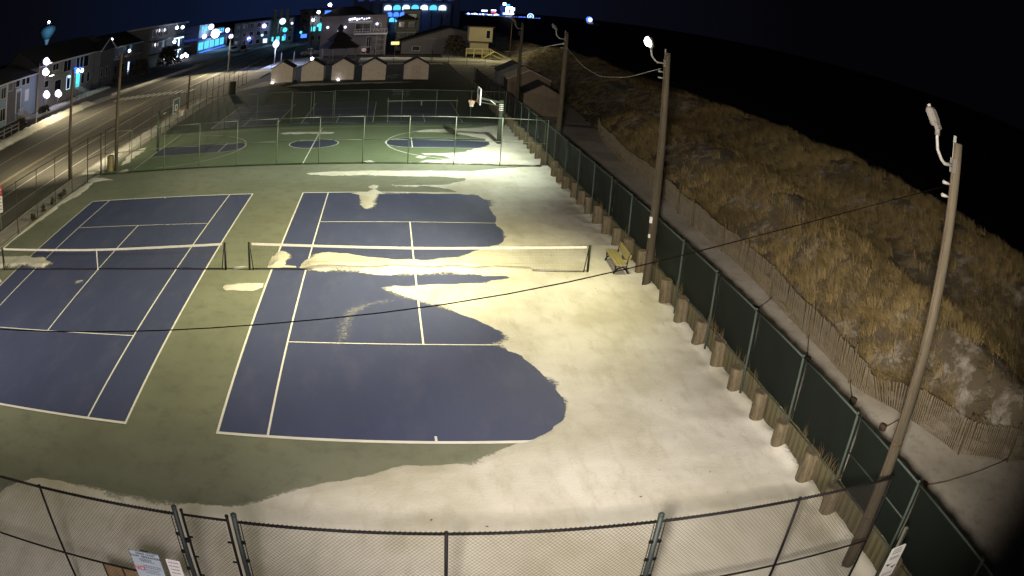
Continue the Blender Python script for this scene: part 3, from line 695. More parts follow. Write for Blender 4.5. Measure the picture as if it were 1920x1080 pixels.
# last bay has a loose mid rail in front
mb = MB(); mb.tube([(0.01, -16.2, 1.75), (0.01, -19.2, 1.75)], .02, 8); mb.build('mid_rail', M['green_pipe'], wf)
# weeds caught behind the foot of the screen
tufts = MB()
for k in range(60):
    y = random.choice([-4.5, -7.4, -8.0, -10.4, -13, -14.2, -15.0, -15.6, -16.4, 2, 6, -1.8]) + random.gauss(0, .35); x = random.uniform(-.02, .04); z = random.uniform(.9, 1.0)
    for j in range(5):
        a = random.uniform(-.5, .5); L = random.uniform(.12, .42)
        tufts.tube([(x - .02, y, z), (x - .03, y + a * L * .4, z + L * .6), (x - .02, y + a * L, z + L)], [.006, .005, .002], 3)
link('dune_grass', tufts.mesh('weeds', bpy.data.materials['dune_grass']), loc=(13.93, 0, 0), kind='stuff')

# near fence across the front
ff = thing('chain_link_fence', 'black chain link fence crossing the snowy near end of the tennis courts', 'fence', (0, -19.26, 0))
TOP = 3.05
FX = [-8.1, -5.02, -1.96, .94, 1.95, 5.03, 8.11, 10.65, 12.9]
for x in FX:
    big = x in (.94, 1.95, 8.11)
    mb = post(MB(), 0, 0, 0, TOP + (.10 if big else .0), .047 if big else .028, 12, True)
    mb.build('gate_post' if x in (.94, 1.95) else 'post', M['gatepost'] if big else M['blackpipe'], ff, (x, 0, 0))
for a, b in ((-11, -8.1), (-8.1, -5.02), (-5.02, -1.96), (-1.96, .94), (1.95, 5.03), (5.03, 8.11), (8.11, 10.65), (10.65, 12.9)):
    mb = MB(); mb.tube([(a, 0, TOP - .03), (b, 0, TOP - .03)], .024, 8)
    q = a + .1
    while q < b: mb.obox((q, .0, TOP - .005), (1, 0, .8), (0, 1, 0), (-.8, 0, 1), .022, .006, .006); q += .0707
    mb.build('top_rail', M['blackpipe'], ff)
    mb = MB(); mb.tube([(a, 0, 1.53), (b, 0, 1.53)], .021, 8); mb.build('mid_rail', M['blackpipe'], ff)
    wires((a + .03, -.022), (b - .03, -.022), .05, TOP, .0707, .0026).build('chain_link', M['wire'], ff, kind='stuff')
for x, s in ((.94, -1), (1.95, 1), (8.11, 1), (8.11, -1)):
    mb = MB(); mb.tube([(x + s * .085, -.02, .1), (x + s * .085, -.02, TOP - .06)], .009, 5); mb.build('tension_bar', M['blackpipe'], ff)
    for z in np.arange(.35, 3.0, .38): MB().bar((x, -.02, z), (x + s * .1, -.02, z), .03, .055).build('tension_band', M['blackpipe'], ff)
gt = thing('gate', 'narrow chain link gate between two thick posts near the front fence signs', 'gate', (1.445, -19.26, 0))
fr = MB(); fr.tube([(-.385, 0, .1), (-.385, 0, TOP + .05)], .026, 8).tube([(.385, 0, .1), (.385, 0, TOP + .05)], .026, 8)
fr.ball((-.385, 0, TOP + .06), .034, 8).ball((.385, 0, TOP + .06), .034, 8); fr.build('gate_frame', M['blackpipe'], gt)
for z in (TOP - .02, .2, 1.45): MB().tube([(-.385, 0, z), (.385, 0, z)], .021, 8).build('gate_rail', M['blackpipe'], gt)
wires((-.34, -.02), (.34, -.02), .2, TOP, .0707, .0026).build('chain_link', M['wire'], gt, kind='stuff')
for s in (-1, 1):
    for z in np.arange(.5, 2.95, .42): MB().bar((s * .385, -.02, z), (s * .30, -.02, z), .02, .03).build('tension_band', M['blackpipe'], gt)
for z in (2.5, 1.1): MB().bar((-.49, 0, z), (-.36, 0, z), .05, .07).build('hinge', M['blackpipe'], gt)

# middle fence between tennis and basketball
def plain_fence(name, label, P, z1, sp, pm, wm, ws, r=.028, mid=None, posts=True, wr=.0022, group=None):
    P0 = Vector((*P[0], 0)); P1 = Vector((*P[1], 0)); L = (P1 - P0).length; n = max(1, round(L / sp)); ang = math.atan2(P1.y - P0.y, P1.x - P0.x)
    t = thing(name, label, 'fence', (P0.x, P0.y, 0), ang, group)
    for k in range(n + 1): post(MB(), 0, 0, 0, z1, r, 8).build('post', pm, t, (L * k / n, 0, 0))
    for k in range(n):
        mb = MB(); mb.tube([(L * k / n, 0, z1 - .03), (L * (k + 1) / n, 0, z1 - .03)], r * .8, 6); mb.build('top_rail', pm, t)
        if mid is not None: mb = MB(); mb.tube([(L * k / n, 0, mid), (L * (k + 1) / n, 0, mid)], r * .7, 6); mb.build('mid_rail', pm, t)
        mb = MB(); mb.tube([(L * k / n, 0, .06), (L * (k + 1) / n, 0, .06)], r * .6, 6); mb.build('bottom_rail', M['black'] if pm is M['steel'] else pm, t)
    if ws: wires((0, .03), (L, .03), .05, z1, ws, wr).build('chain_link', wm, t, kind='stuff')
    return t
plain_fence('chain_link_fence', 'pale steel chain link fence between the tennis courts and the basketball court', ((-16.3, 19.35), (13.9, 18.9)), 2.98, 2.85, M['steel'], M['fwire'], .14, mid=1.5)
plain_fence('chain_link_fence', 'dark chain link fence along the pavement beside the near tennis court', ((-17.25, -12), (-16.75, 17.4)), 3.0, 2.95, M['brownpipe'], M['bwire'], .16, wr=.002)
plain_fence('chain_link_fence', 'dark chain link fence along the pavement beside the basketball court, up to the sheds', ((-16.5, 20.6), (-15.9, 76)), 3.0, 2.9, M['brownpipe'], M['bwire'], .2, mid=1.5, wr=.002)
plain_fence('chain_link_fence', 'dim green fence with a tall gate opening, behind the basketball court', ((-.05, 34.7), (13.6, 34.4)), 2.9, 2.75, M['dim_pipe'], M['fwire'], .2, mid=None)
plain_fence('chain_link_fence', 'dim green fence left of the tall gate opening, behind the basketball court', ((-15.9, 35.4), (-3.8, 35.2)), 2.9, 2.9, M['dim_pipe'], M['fwire'], .2)
plain_fence('chain_link_fence', 'low dark railing fence along the snowy path behind the sheds', ((-15.8, 98.3), (19.5, 98.3)), 1.5, 3.0, M['brownpipe'], M['bwire'], .25, mid=.8)
g2 = thing('gate', 'double gate with tall posts in the dim green fence behind the basketball court', 'gate', (-1.95, 35.0, 0))
for x in (-1.75, -.12, .12, 1.75): post(MB(), 0, 0, .05, 2.85, .035, 8).build('gate_post', M['dim_pipe'], g2, (x, 0, 0))
for a, b in ((-1.75, -.12), (.12, 1.75)):
    for z in (2.78, .2): MB().tube([(a, 0, z), (b, 0, z)], .022, 6).build('gate_rail', M['dim_pipe'], g2)
    wires((a, .02), (b, .02), .2, 2.78, .2, .0022).build('chain_link', M['fwire'], g2, kind='stuff')
gt3 = thing('gate', 'dark gate in the street fence beside the wooden bin', 'gate', (-16.62, 18.6, 0), 1.35)
for x in (-1.0, .9): post(MB(), 0, 0, 0, 3.0, .04, 8).build('gate_post', M['brownpipe'], gt3, (x, 0, 0))
for z in (2.95, 1.5, .15): MB().tube([(-1, 0, z), (.9, 0, z)], .022, 6).build('gate_rail', M['brownpipe'], gt3)
wires((-1, .02), (.9, .02), .15, 2.95, .16, .002).build('chain_link', M['bwire'], gt3, kind='stuff')

# slatted sand fence on the dune foot
sf = thing('sand_fence', 'weathered slatted sand fence wired to posts along the foot of the dune', 'fence', (0, 0, 0))
pp = []
yq = 31.0
poly = [(float(pathx(y)), y) for y in np.arange(30, -16.1, -.25)] + [(19.4, -16.6), (20.1, -17.0), (20.9, -17.4), (21.8, -17.75), (22.8, -18.1), (23.8, -18.4), (25, -18.8), (26.5, -19.2)]
acc = []; tot = 0
for a, b in zip(poly[:-1], poly[1:]):
    acc.append(tot); tot += math.hypot(b[0] - a[0], b[1] - a[1])
acc.append(tot)
PX = np.interp(np.arange(0, tot, .086), acc, [p[0] for p in poly]); PY = np.interp(np.arange(0, tot, .086), acc, [p[1] for p in poly])
slat_me = MB().box(-.006, -.021, 0, .006, .021, 1.12).mesh('slat', M['slat'])
far = MB(); n_s = len(PX); wire_pts = {.28: [], .62: [], .98: []}
for i in range(n_s):
    x, y = float(PX[i]), float(PY[i]); a = math.atan2(PY[min(i + 1, n_s - 1)] - PY[max(i - 1, 0)], PX[min(i + 1, n_s - 1)] - PX[max(i - 1, 0)])
    sag = 0.32 * math.exp(-((y + 12.6) / 1.1) ** 2) + .12 * math.sin(y * 1.1) * math.sin(y * .37)
    z = float(dune_h(x, y)) - .06 - sag * .5 - .06 * random.random() ** 3
    ti = random.gauss(0, .012) + .16 * math.exp(-((y + 12.4) / 1.0) ** 2) * math.sin(i * .23); tl = random.gauss(0, .015) + .06 * math.sin(i * .031) + .45 * math.exp(-((y + 12.6) / .9) ** 2)
    for q in wire_pts: wire_pts[q].append((x, y, z + q))
    if n_s - i <= 285:
        o = link('slat', slat_me, sf, (x, y, z)); o.rotation_euler = (ti, tl, a - PI / 2)
    else:
        d = Vector((math.cos(a), math.sin(a), 0)); far.obox((x, y, z + .55), d, (-d.y, d.x, 0), (d.x * ti, d.y * ti, 1), .021, .006, .56)
far.build('slat_run', M['slat'], sf, kind='stuff')
for q in wire_pts: MB().tube(wire_pts[q][::4], .006, 4).build('binding_wire', M['rope'], sf)
POSTS = [(18.3, 9.8), (17.95, 6.6), (17.85, 4.4), (17.88, .9), (17.85, -1.6), (17.66, -4.5), (17.5, -7.9), (17.36, -11.2), (18.22, -13.7), (18.95, -16.15), (20.7, -17.3), (23.4, -18.3)]
for x, y in POSTS:
    z = float(dune_h(x, y)); MB().tube([(0, 0, -.2), (random.uniform(-.05, .05), random.uniform(-.05, .05), 1.25)], [.045, .035], 7).build('post', M['pile'], sf, (x - .05, y, z))
# short anchor stakes at the back of the bulkhead, tied to the sand-fence posts
for i, ((sx, sy), lab) in enumerate((((16.75, -12.4), 'short anchor stake tied by rope to a sand fence post, third from the near end'), ((16.9, -14.1), 'short anchor stake tied by rope to a sand fence post, second from the near end'),
                                ((16.5, -17.2), 'short anchor stake with the longest rope, nearest the sign post'), ((16.5, -9.6), 'short anchor stake roped toward the collapsed stretch of sand fence'), ((16.4, -5.6), 'farther short anchor stake roped to the sand fence across the snowy strip'))):
    z = float(dune_h(sx, sy)); t = thing('anchor_stake', lab, 'stake', (sx, sy, z), 0, 'anchor stakes on the snowy sand strip')
    MB().tube([(0, 0, -.1), (0, 0, .14), (.01, 0, .16)], [.13, .13, .10], 9).build('stake', M['darkpole'], t)
    tx, ty_ = [(17.36, -11.2), (18.22, -13.7), (20.7, -17.3), (17.5, -7.9), (17.66, -4.5)][i]; tz = float(dune_h(tx, ty_)) + .12
    pts = []
    for k in range(9):
        u_ = k / 8; X_, Y_ = sx + (tx - sx) * u_, sy + (ty_ - sy) * u_
        pts.append((X_ - sx, Y_ - sy, max(.08 * (1 - u_) + (tz - z) * u_ - .15 * math.sin(PI * u_), float(dune_h(X_, Y_)) - z + .02)))
    MB().tube(pts, .022, 5).build('rope', M['rope'], t)

# ------------------------------------------------------------------ light poles
def light_pole(base, top, H, label, lit, aim, arm_len=.55, head_dz=.62, wires_at=True, wood='pole', group='wooden light poles beside the bulkhead'):
    t = thing('light_pole', label, 'light pole', (*base, 0), 0, group)
    lean = Vector((top[0], top[1], H))
    rows = []; rr = []
    for k in range(12):
        u_ = k / 11; rows.append((lean.x * u_ + .012 * math.sin(5 * u_ + base[1]), lean.y * u_ + .012 * math.cos(4 * u_), -.2 * (1 - u_) + H * u_)); rr.append(.155 - .05 * u_)
    MB().tube(rows, rr, 16).build('pole', M[wood], t)
    at = Vector(rows[-1]) + Vector((0, 0, -.42)); d = Vector((-1, -.02, 0)).normalized()
    P = [at + d * .10, at + d * (.10 + arm_len * .5), at + d * (arm_len * .86) + Vector((0, 0, .06)), at + d * (arm_len + .06) + Vector((0, 0, .22)), at + d * (arm_len + .10) + Vector((0, 0, .42)), at + d * (arm_len + .10) + Vector((0, 0, head_dz))]
    MB().tube(P, .033, 10).build('arm', M['conduit'], t)
    MB().tube([P[-1] - Vector((0, 0, .16)), P[-1] + Vector((0, 0, .03))], .055, 10).build('knuckle', M['lamp'], t)
    MB().obox(at + d * .1, (1, 0, 0), (0, 1, 0), (0, 0, 1), .035, .07, .13).build('bracket', M['lamp'], t)
    n_ = Vector(aim).normalized()                     # lens direction
    up = (Vector((0, 0, 1)) - n_ * n_.z).normalized(); sd = n_.cross(up)
    c = P[-1] + up * .185 + n_ * .02
    mb = MB(); i = len(mb.v)
    for k, (w, h, off) in enumerate(((.115, .15, .07), (.128, .175, .02), (.122, .165, -.04), (.075, .105, -.08))):
        for a, b in ((-1, -.8), (-.8, -1), (.8, -1), (1, -.8), (1, .8), (.8, 1), (-.8, 1), (-1, .8)): mb.v.append(tuple(c + sd * a * w + up * b * h + n_ * off))
    for k in range(3):
        for j in range(8): mb.f.append((i + k * 8 + j, i + k * 8 + 8 + j, i + k * 8 + 8 + (j + 1) % 8, i + k * 8 + (j + 1) % 8)); mb.sm.append(False)
    mb.f.append(tuple(i + j for j in range(8))); mb.f.append(tuple(i + 24 + j for j in range(7, -1, -1))); mb.sm += [False, False]
    hd = mb.build('lamp_head', M['lamp'], t)
    MB().obox(c - up * .195 - n_ * .015, sd, up, n_, .08, .05, .045).build('ballast_box', M['lamp'], t)
    MB().tube([c + up * .17, c + up * .22], [.03, .045], 8).build('photocell', M['conduit'], t)
    lens = MB(); pts = [c + n_ * .076 + sd * (.15 if aim[1] < 0 else .10) * math.cos(2 * PI * j / 20) + up * (.20 if aim[1] < 0 else .135) * math.sin(2 * PI * j / 20) for j in range(20)]
    b2 = [p + n_ * (.09 if lit and aim[1] < 0 else -.006) - (p - (c + n_ * .076)) * .25 for p in pts]
    i = len(lens.v); lens.v += [tuple(p) for p in pts] + [tuple(p) for p in b2]
    for j in range(20): lens.f.append((i + j, i + (j + 1) % 20, i + 20 + (j + 1) % 20, i + 20 + j)); lens.sm.append(True)
    lens.f.append(tuple(i + 20 + j for j in range(20))); lens.sm.append(True)
    lens.build('lens', M['glow_lens'] if lit else M['trim'], hd)
    if wires_at:
        for dz in (-.75, -.98): MB().tube([at + Vector((-.1, 0, dz + .4)), at + Vector((-.32, .02, dz + .42))], [.02, .035], 7).build('insulator', M['conduit'], t)
    MB().tube([(rows[k_][0] - rr[k_] - .02, rows[k_][1] - .03, rows[k_][2]) for k_ in range(0, 12)], .020, 6).build('conduit', M['darkpole'], t)
    for z_ in (1.4, 3.2, 5.1, 6.8): q_ = z_ / H; MB().tube([(lean.x * q_, lean.y * q_, z_), (lean.x * q_, lean.y * q_, z_ + .05)], .16 - .047 * q_, 16).build('pole_strap', M['darkpole'], t)
    MB().obox(Vector(rows[-1]) + Vector((-.10, 0, -.10)), (1, 0, 0), (0, 1, 0), (0, 0, 1), .015, .03, .22).build('ground_strap', M['conduit'], t)
    return t, at
light_pole((13.84, -1.31), (0.02, .05), 8.84, 'wooden pole with the glaring lit flood lamp, next to the slatted bench', True, (-.80, -.42, -.45))
light_pole((13.54, -18.37), (-.10, -.06), 9.05, 'nearest wooden light pole, lamp seen from behind, in front of the sand fence', True, (-.28, .78, -.56))
light_pole((14.2, 17.45), (.1, -.1), 8.72, 'wooden light pole at the end of the pale middle fence, lamp turned away', True, (-.62, .45, -.62))
light_pole((15.4, 40), (.02, 0), 8.65, 'farthest wooden light pole, standing before the brown gabled sheds', False, (-.62, .45, -.62))
# a meter box on the lit pole
b_ = MB().obox((0, 0, 0), (1, 0, 0), (0, 1, 0), (0, 0, 1), .04, .05, .11).build('junction_box', M['white'], None, (13.69, -1.36, 2.55)); tag(b_, 'small white junction box fixed to the lit light pole', 'junction box')
b_ = MB().obox((0, 0, 0), (1, 0, 0), (0, 1, 0), (0, 0, 1), .03, .04, .06).build('junction_box', M['white'], None, (13.69, -1.36, 1.95)); tag(b_, 'tiny lower white box on the lit light pole, below the larger one', 'junction box')
# street-side poles
def street_pole(base, H, label, arm=None, r=.15, m='darkpole', group='poles along the street'):
    t = thing('street_pole', label, 'pole', (*base, 0), 0, group)
    MB().tube([(0, 0, -.3), (0, 0, H * .5), (.03, 0, H)], [r, r * .85, r * .66], 12).build('pole', M[m], t)
    if arm:
        ax, az = arm; s = 1 if ax > 0 else -1
        MB().tube([(0, 0, H - .5), (ax * .3, 0, H - .15), (ax * .7, 0, az), (ax, 0, az)], [.045, .04, .035, .03], 8).build('arm', M['steel'], t)
        mb = MB(); mb.tube([(ax - s * .1, 0, az), (ax + s * .25, 0, az + .04), (ax + s * .6, 0, az - .02)], [.07, .13, .07], 10); h = mb.build('lamp_head', M['lamp'], t)
        MB().obox((ax + s * .28, 0, az - .10), (1, 0, 0), (0, 1, 0), (0, 0, 1), .2, .09, .012).build('lens', M['glow_lens'], h)
    return t
street_pole((-19.37, 19.2), 8.0, 'dark utility pole beside the road, left of the street gate', (-2.0, 7.98))  # arm and lamp head added to light the road
street_pole((-15.4, 20.5), 8.45, 'wooden pole standing behind the wooden bin at the street gate', None, .16, 'darkpole')
street_pole((-17.9, 50.5), 4.2, 'short dark pole against the street fence behind the left backboard')
street_pole((-24.5, 101), 8.0, 'pale metal street light pole across from the white sheds', (-2.0, 7.7), .13, 'conduit')
street_pole((-44.5, 56), 8.5, 'pale metal street light pole in front of the blue grey house', (1.9, 8.3), .13, 'conduit')
street_pole((-17.2, -18.4), 8.4, 'wooden pole carrying the cable at the near left corner', None, .17, 'pole')
street_pole((-14.6, 149), 11, 'thin dark utility pole near the traffic signals', None, .16)
street_pole((26.3, 118), 9.2, 'thin dark pole by the yellowish stairs with a tiny light on top', None, .10)

# overhead cables
def cable(label, pts, r, m, n=40, cat='cable'):
    P = np.array(pts, float); t = np.concatenate([[0], np.cumsum(np.linalg.norm(np.diff(P, axis=0), axis=1))]); q = np.linspace(0, t[-1], n)
    # smooth through the given points
    C = [np.interp(q, t, P[:, i]) for i in range(3)]
    for _ in range(3): C = [np.concatenate([[c[0]], (c[:-2] + 2 * c[1:-1] + c[2:]) / 4, [c[-1]]]) for c in C]
    o = MB().tube(list(zip(*C)), r, 6).build('overhead_cable', M[m]); return tag(o, label, cat)
cable('long black cable sagging across both tennis courts to the nearest light pole',
      [(-17.1, -18.4, 7.0), (-12, -18.4, 6.05), (-7, -18.4, 5.6), (-2.55, -18.4, 5.45), (1.18, -18.4, 5.6), (4.25, -18.4, 5.92), (6.12, -18.4, 6.24), (7.77, -18.4, 6.68), (11.4, -18.4, 7.72), (13.45, -18.4, 8.3)], .008, 'cable')
cable('pale cable slanting from the middle light pole down to the yellowish stairs', [(14.15, 17.45, 8.02), (17.5, 50, 5.6), (24.8, 114, 1.8)], .03, 'pcable')
cable('thin grey cable drooping from the lit pole toward the next light pole', [(13.6, -1.3, 8.2), (14.0, 4, 7.3), (14.2, 9, 6.8), (14.25, 13, 7.0), (14.2, 17.3, 7.9)], .009, 'pcable')

# ------------------------------------------------------------------ tennis nets
def tennis_net(x0, x1, label, strap):
    t = thing('tennis_net', label, 'tennis net', ((x0 + x1) / 2, 0, 0), 0, 'tennis nets')
    h = (x1 - x0) / 2
    top = lambda x: .914 + .156 * (abs(x) / h) ** 1.6
    for s in (-1, 1):
        MB().tube([(s * h, 0, 0), (s * h, 0, 1.09)], .045, 12).build('post', M['black'], t)
        MB().tube([(s * (h - .16), -.02, .02), (s * (h - .03), -.01, 1.06)], .02, 8).build('lacing_rod', M['black'], t)
    xs = np.linspace(-h + .12, h - .12, 41)
    band = MB()
    for a, b in zip(xs[:-1], xs[1:]):
        for y in (-.012, .012): band.quad((a, y, top(a) - .085), (b, y, top(b) - .085), (b, y, top(b)), (a, y, top(a)))
        band.quad((a, -.012, top(a)), (b, -.012, top(b)), (b, .012, top(b)), (a, .012, top(a)))
    band.build('top_band', M['band'], t)
    MB().tube([(x, 0, .055 + .012 * math.sin(x * 2.1)) for x in xs], .022, 6).build('bottom_cord', M['netcord'], t)
    nt_ = MB()
    for z in np.arange(.1, .86, .058): nt_.tube([(x, 0, z * top(x) / .95) for x in xs[::4]], .0016, 3, False)
    for x in np.arange(-h + .12, h - .1, .058): nt_.tube([(x, 0, .06), (x, 0, top(x) - .06)], .0016, 3, False)
    nt_.build('netting', M['netcord'], t, kind='stuff')
    if strap: MB().obox((0, -.02, .47), (1, 0, 0), (0, 1, 0), (0, 0, 1), .03, .006, .46).build('centre_strap', M['band'], t)
    return t
tennis_net(-.914, 11.884, 'tennis net of the right court with drifted snow along its foot', False)
tennis_net(-14.738, -1.94, 'tennis net of the left court with a white centre strap', True)
pn = thing('paddle_net', 'small dim net on the far navy paddle court', 'net', (7.4, 42.2, 0), .12)
for s in (-1, 1): MB().tube([(s * 3.1, 0, 0), (s * 3.1, 0, 1.35)], .035, 8).build('post', M['steel'], pn)
MB().box(-3.2, -.03, .98, 3.2, .03, 1.06).build('top_band', M['steel'], pn)
MB().obox((-.1, 0, .8), (1, 0, 0), (0, 1, 0), (0, 0, 1), .06, .012, .22).build('centre_strap', M['steel'], pn)
mb = MB()
for x in np.arange(-3.1, 3.1, .12): mb.tube([(x, 0, .3), (x, 0, 1.0)], .003, 3, False)
for z in np.arange(.3, 1, .1): mb.tube([(-3.1, 0, z), (3.1, 0, z)], .003, 3, False)
mb.build('netting', M['netcord'], pn, kind='stuff')

# ------------------------------------------------------------------ park bench by the lit pole
bn = thing('park_bench', 'yellow slatted park bench with dark curved legs beside the lit light pole', 'bench', (13.22, .62, 0), math.radians(-87 - 6))
# local: long axis x, front toward -y
MB().box(-.92, -.30, .43, .92, -.17, .47).build('seat_plank', M['bench'], bn)
MB().box(-.92, -.155, .432, .92, -.02, .472).build('seat_plank', M['bench'], bn)
MB().box(-.92, -.005, .43, .92, .13, .47).build('seat_plank', M['bench'], bn)
for z in (.62, .775):
    MB().obox((0, .215 + (z - .6) * .28, z), (1, 0, 0), (0, 1, -.0), (0, .27, 1), .92, .018, .07).build('back_plank', M['bench'], bn)
for x in (-.78, .78):
    mb = MB()
    mb.tube([(x, -.33, .02), (x, -.26, .2), (x, -.27, .41)], [.035, .03, .035], 6)
    mb.tube([(x, .30, .02), (x, .18, .2), (x, .16, .42), (x, .28, .86)], [.035, .03, .035, .025], 6)
    mb.tube([(x, -.30, .41), (x, .17, .41)], .03, 6)
    mb.tube([(x, -.26, .19), (x, -.08, .31), (x, .05, .31), (x, .19, .19)], .026, 6)
    mb.tube([(x, -.36, .02), (x, .33, .02)], .022, 6)
    mb.build('leg_frame', M['black'], bn)

# ------------------------------------------------------------------ basketball goals
def goal(x, y, sg, label, bright):
    t = thing('basketball_goal', label, 'basketball goal', (x, y, 0), 0 if sg > 0 else PI, 'basketball goals')
    # local: court toward -x
    MB().tube([(0, 0, 0), (0, 0, 3.15)], .155 if bright else .12, 14).build('post_pad' if bright else 'post', M['pad'], t)
    if bright:
        for k in range(4): MB().tube([(0, 0, 2.42 + k * .13), (0, 0, 2.485 + k * .13)], .165, 14).build('pad_stripe', M['white'], t)
    mb = MB(); mb.bar((-.1, 0, 3.0), (-1.45, 0, 3.25), .12, .14); mb.bar((-.1, 0, 2.75), (-1.45, 0, 2.98), .06, .06); mb.build('arm', M['pad'], t)
    MB().bar((-.42, -.07, 2.86), (-.78, -.07, 3.13), .06, .05).build('arm_plate', M['white'], t)
    bd = MB(); bd.box(-1.56, -.86, 2.92, -1.53, .86, 3.95); bo = bd.build('backboard', M['navy'] if bright else M['pad'], t)
    fr = MB()
    for a, b in (((-1.57, -.9, 2.9), (-1.57, .9, 2.9)), ((-1.57, -.9, 3.97), (-1.57, .9, 3.97)), ((-1.57, -.88, 2.9), (-1.57, -.88, 3.97)), ((-1.57, .88, 2.9), (-1.57, .88, 3.97))): fr.bar(a, b, .07, .07)
    fr.build('board_frame', M['white' if bright else 'conduit'], bo)  # left frame duller, dimness of that end put into its colour
    sq = MB()
    for a, b in (((-1.57, -.3, 3.1), (-1.57, .3, 3.1)), ((-1.57, -.3, 3.5), (-1.57, .3, 3.5)), ((-1.57, -.3, 3.1), (-1.57, -.3, 3.5)), ((-1.57, .3, 3.1), (-1.57, .3, 3.5))): sq.bar(a, b, .02, .04)
    sq.build('target_square', M['white'], bo)
    ri = MB(); ri.tube([(-1.82 - .23 + .23 * math.cos(2 * PI * k / 24), .23 * math.sin(2 * PI * k / 24), 3.05) for k in range(25)], .014, 6); ri.box(-1.82, -.09, 2.98, -1.57, .09, 3.05); rim = ri.build('rim', M['rim'], t)
    ne = MB()
    for k in range(14):
        for s in (-1, 1):
            ne.tube([(-2.05 + r_ * math.cos(2 * PI * k / 14 + s * a_), r_ * math.sin(2 * PI * k / 14 + s * a_), z_) for r_, a_, z_ in ((.22, 0, 3.04), (.17, .22, 2.9), (.13, .45, 2.76), (.12, .7, 2.62))], .009, 3, False)
    ne.build('net', M['nylon'], rim)
goal(12.1, 26.45, 1, 'basketball goal on the snowy right end with striped post pad and orange rim', True)
goal(-13.75, 26.6, -1, 'basketball goal at the dark left end of the court with pale board frame', False)

# bins
def bin_(loc, label, m, s=1.0):
    t = thing('litter_bin', label, 'litter bin', loc, 0, 'litter bins by the street fence')
    n_ = 12
    for k in range(n_):
        a = 2 * PI * k / n_; MB().obox((.27 * s * math.cos(a), .27 * s * math.sin(a), .5 * s), (-math.sin(a), math.cos(a), 0), (math.cos(a), math.sin(a), 0), (0, 0, 1), .062 * s, .014, .48 * s).build('slat', m, t)
    MB().lathe([(.22 * s, .05), (.24 * s, .9 * s)], (0, 0, 0), 12).build('liner', M['darkbin'], t)
    MB().lathe([(.29 * s, .97 * s), (.30 * s, 1.02 * s), (.2 * s, 1.08 * s)], (0, 0, 0), 12).build('lid', m, t)
bin_((-15.95, 20.55, 0), 'yellowish slatted litter bin at the foot of the wooden street pole', M['bin'], 1.05)
bin_((-15.2, 63, 0), 'dark litter bin in the far corner of the street fence near the sheds', M['darkbin'], 1.5)

# far court furniture: two small picnic tables
def picnic(loc, label, rz=0):
    t = thing('picnic_table', label, 'picnic table', loc, rz, 'picnic tables on the back court')
    MB().box(-.9, -.38, .72, .9, .38, .77).build('table_top', M['green_pipe'], t)
    for s in (-1, 1):
        MB().box(-.9, s * .62 - .14, .42, .9, s * .62 + .14, .46).build('seat', M['green_pipe'], t)
        mb = MB(); mb.bar((s * .6, -.7, 0), (s * .6, .25, .72), .05); mb.bar((s * .6, .7, 0), (s * .6, -.25, .72), .05); mb.bar((s * .6, -.65, .4), (s * .6, .65, .4), .04); mb.build('leg', M['green_pipe'], t)
picnic((5.6, 52.5, 0), 'dim picnic table on the back court behind the small net')
picnic((4.9, 71.5, 0), 'pale topped picnic table between the last two white sheds', .5)

# ================================================================== signs by the front fence
def text(body, size, m, parent, loc, name='lettering', align='CENTER', rx=PI / 2, bold=.0):
    c = bpy.data.curves.new(name, 'FONT'); c.body = body; c.size = size; c.align_x = align; c.align_y = 'CENTER'; c.extrude = .001; c.offset = bold
    tmp = bpy.data.objects.new(name, c); COL.objects.link(tmp); bpy.context.view_layer.update()
    me = bpy.data.meshes.new_from_object(tmp.evaluated_get(bpy.context.evaluated_depsgraph_get())); bpy.data.objects.remove(tmp)
    me.materials.clear(); me.materials.append(m); o = link(name, me, parent, loc, kind='stuff'); o.rotation_euler = (rx, 0, 0); return o
def lines(parent, m, x0, x1, zs, h, y=-.011, name='text_line'):
    for i, z in enumerate(zs):
        mb = MB(); x = x0
        while x < x1 - .02:
            w = random.uniform(.018, .05); mb.box(x, y - .001, z - h / 2, min(x + w, x1), y, z + h / 2); x += w + random.uniform(.006, .012)
        mb.build(name, m, parent)
rs = thing('rules_sign', 'pale blue rules sign with a red NO, on the front fence beside the gate', 'sign', (.06, -19.32, 1.72))
MB().box(-.305, -.006, -.46, .305, .006, .38).build('panel', M['sign_b'], rs)
MB().box(-.06, -.004, .385, .10, .004, .41).build('hanger_tab', M['black'], rs)
mb = MB()
for z0, z1, x0, x1 in ((-.46, -.45, -.305, .305), (.37, .38, -.305, .305), (-.46, .38, -.305, -.297), (-.46, .38, .297, .305)): mb.box(x0, -.009, z0, x1, -.006, z1)
mb.build('panel_border', M['ink'], rs)
text('TENNIS  COURT', .055, M['ink'], rs, (.02, -.009, .325), bold=.0015); text('COURT  REGULATIONS', .060, M['ink'], rs, (.0, -.009, .262), bold=.002)
lines(rs, M['ink'], -.14, .12, (.21, .178), .014); lines(rs, M['ink'], -.12, .16, (.150,), .010)
lines(rs, M['ink'], -.10, .26, (.06, .02), .012); lines(rs, M['ink'], -.10, .20, (-.03, -.07, -.11, -.20, -.25), .010)
text('NO', .15, M['red'], rs, (-.205, -.009, -.03), bold=.003)
ws = thing('notice_sign', 'small white notice beside the pale blue rules sign on the front fence', 'sign', (.615, -19.32, 1.80))
MB().box(-.135, -.005, -.28, .135, .005, .235).build('panel', M['sign_w'], ws)
for z in (.175, .095, .015, -.065, -.15, -.22): lines(ws, M['pinkink'], -.095 + random.uniform(-.02, .02), .10, (z,), .026, -.008)
pb = thing('plywood_board', 'brown plywood board with dark battens hung below the front fence rail', 'board', (-.72, -19.20, 1.1))
for x in (-.13, .31): MB().box(x - .20, -.012, -.4, x + .20, .012, .36).build('panel', M['ply'], pb)
